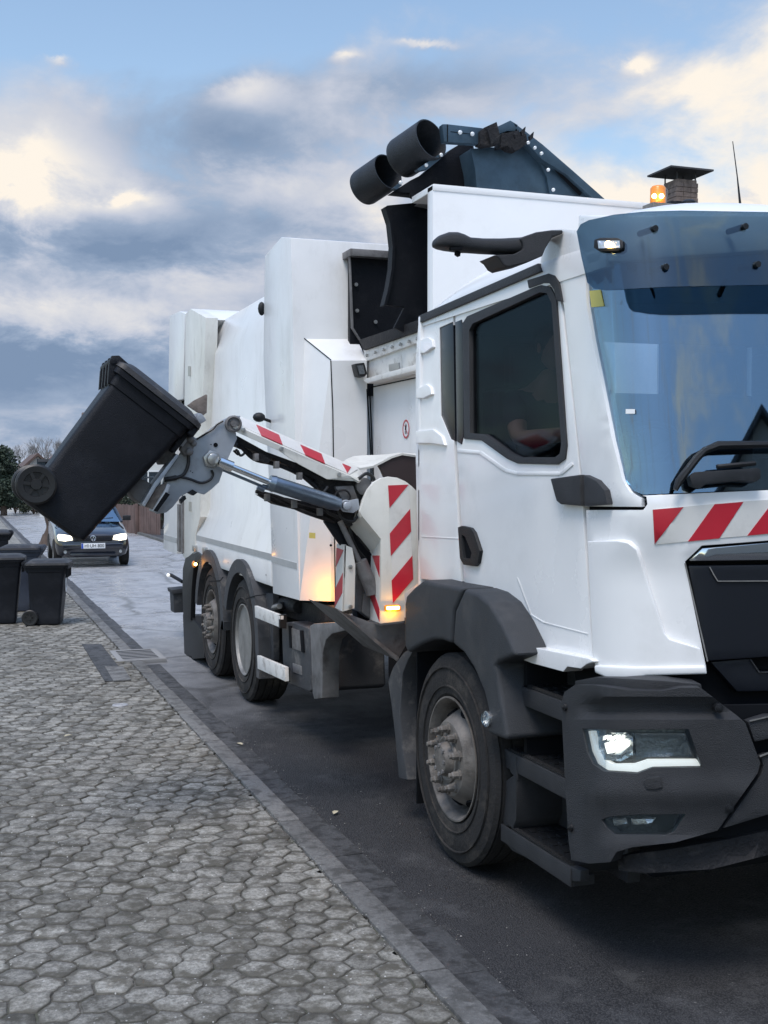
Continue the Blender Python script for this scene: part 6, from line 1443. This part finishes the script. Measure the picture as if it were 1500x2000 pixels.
def conifer(px0, px1, pytop, y, label, seed):
    rg = random.Random(seed); a, b = U(px0, 985, y=y), U(px1, 985, y=y); x = (a.x+b.x)/2; w_ = (b.x-a.x)/2; top = U(px0, pytop, y=y).z
    t = thing('conifer_tree', (x, y, 0), label, 'tree')
    g = MB(); g.tube([(x, y, 0), (x+.05, y, top*.5), (x, y, top*.9)], [.16, .11, .03], 8); g.build('trunk', 'bark', t)
    g = MB()
    for i in range(46):
        tt = i/45; z = .5+(top-.6)*tt; r_ = w_*(1.05-.55*tt**2.2)*(1 if tt > .08 else .8)
        for k in range(7):
            an = rg.uniform(0, 6.28); rr2 = r_*rg.uniform(.25, 1.0); c = (x+rr2*math.cos(an), y+rr2*math.sin(an), z+rg.uniform(-.15, .15)); leaves(g, c, (.26, .26, .16), 22, .10, rg=rg, hollow=0)
    g.build('crown', 'needles', t, smooth=False)
conifer(-30, 44, 874, 60, 'dark conifer standing at the left edge of the street', 4)
def bare_tree(x, y, h, label, seed, spread=1.0, group='bare trees behind the houses'):
    rg = random.Random(seed); t = thing('bare_tree', (x, y, 0), label, 'tree', group)
    g = MB(); tw = MB()
    def br(p, d, L_, r_, dep):
        q = p+d*L_; m_ = p.lerp(q, .5)+Vector((rg.uniform(-.05, .05), rg.uniform(-.05, .05), 0))*L_
        (g if dep < 2 else tw).tube([p, m_, q], [r_, r_*.8, r_*.6], 5 if dep < 2 else 3, caps=False)
        if dep >= 5: return
        for _ in range(3 if dep < 3 else 4):
            nd = (d+Vector((rg.uniform(-1, 1), rg.uniform(-1, 1), rg.uniform(-.2, .8)))*.62*spread).normalized(); br(p.lerp(q, rg.uniform(.6, 1)), nd, L_*rg.uniform(.6, .78), r_*.55, dep+1)
    br(Vector((x, y, 0)), Vector((0, 0, 1)), h*.30, h*.022, 0)
    g.build('trunk', 'bark_grey', t, ang=80); tw.build('crown', 'twig_haze', t, ang=80)
mat('twig_haze', (.20, .19, .19), .9)  # distance haze is put into this pale twig colour
for (px, y, h, s_) in ((70, 112, 6.8, 1), (98, 118, 7.6, 2), (124, 110, 6.6, 3), (48, 120, 6.4, 8), (148, 116, 7.0, 9)):
    p = U(px, 940, y=y); bare_tree(p.x, y, h, 'bare leafless tree in the far row behind the houses', s_)
# leaning trunk left of the car
t = U(90, 1065, z=0); tr = thing('pollard_tree', (t.x, t.y, 0), 'short brown pollarded tree trunk at the kerb behind the left side of the car', 'tree')
g = MB(); g.curve([(t.x-.02, t.y, 0), (t.x+.0, t.y, .18), (t.x+.12, t.y, .5), (t.x+.05, t.y, .9), (t.x+.08, t.y, 1.5), (t.x+.15, t.y, 1.75)], .11, 12); g.lathe([(0, .22), (.10, .17), (.3, .12)], (t.x, t.y, 0), (0.1, 0, 1), 12); g.ball((t.x+.15, t.y, 1.75), .16, 0, 10); g.build('trunk', 'bark', tr)
g = MB()
for k in range(26):
    a = rnd(0, 6.28); g.tube([(t.x+.15, t.y, 1.75), (t.x+.15+math.cos(a)*.12, t.y+math.sin(a)*.12, 1.95+rnd(-.1, .05))], .008, 4)
g.build('crown', 'twig', tr)
# shrubs
def shrub(px, py, y, w_, h, label, seed, m_='leaf_green', group='shrubs behind the board fence'):
    rg = random.Random(seed); p = U(px, py, y=y); t = thing('garden_shrub', (p.x, y, 0), label, 'shrub', group)
    g = MB()
    for k in range(9): a = rg.uniform(0, 6.28); g.tube([(p.x, y, 0), (p.x+math.cos(a)*w_*.3, y+math.sin(a)*w_*.3, h*.45), (p.x+math.cos(a)*w_*.5, y+math.sin(a)*w_*.5, h*.85)], [.03, .02, .01], 4)
    g.build('stem', 'bark', t)
    g = MB(); clumps(g, (p.x, y, h*.55), (w_*.8, w_*.5, h*.4), 40, 34, .085, w_*.28, rg); g.build('crown', m_, t, smooth=False)
for i, (px, y, w_, h) in enumerate(((222, 45, .9, 1.25), (246, 46, .8, 1.5), (268, 44, .9, 1.7), (292, 43, .8, 1.55), (314, 42, .7, 1.5))): shrub(px, 1000, y, w_, h, 'dense dark garden shrub showing above the brown board fence', 20+i)
for i, (px, y, w_, h) in enumerate(((50, 64, .9, 1.2), (66, 62, 1.0, 1.0), (30, 63, .7, 1.3))): shrub(px, 1000, y, w_, h, 'low dark shrub at the edge of the road beneath the raised bin', 40+i, group='shrubs beside the garden wall')
# across the street from the cab: the gabled house that the windscreen mirrors
H4, _ = pitched_house('detached_house', 3, 18, -26, -15, 6.3, 10.4, 'gabled house ahead of the truck, seen only mirrored in its windscreen', wall='gable_board', roofm='roof_dark', ridge='y', wins=[('y', 6, 7.4, 1, 2.4)])
# utility shadow mass of trees behind the photographer
for x, y, h, s_ in ((-7, -4, 7, 31), (-9, 4, 8, 32)): pass
# ---- final: everything is in place
bpy.context.view_layer.update()
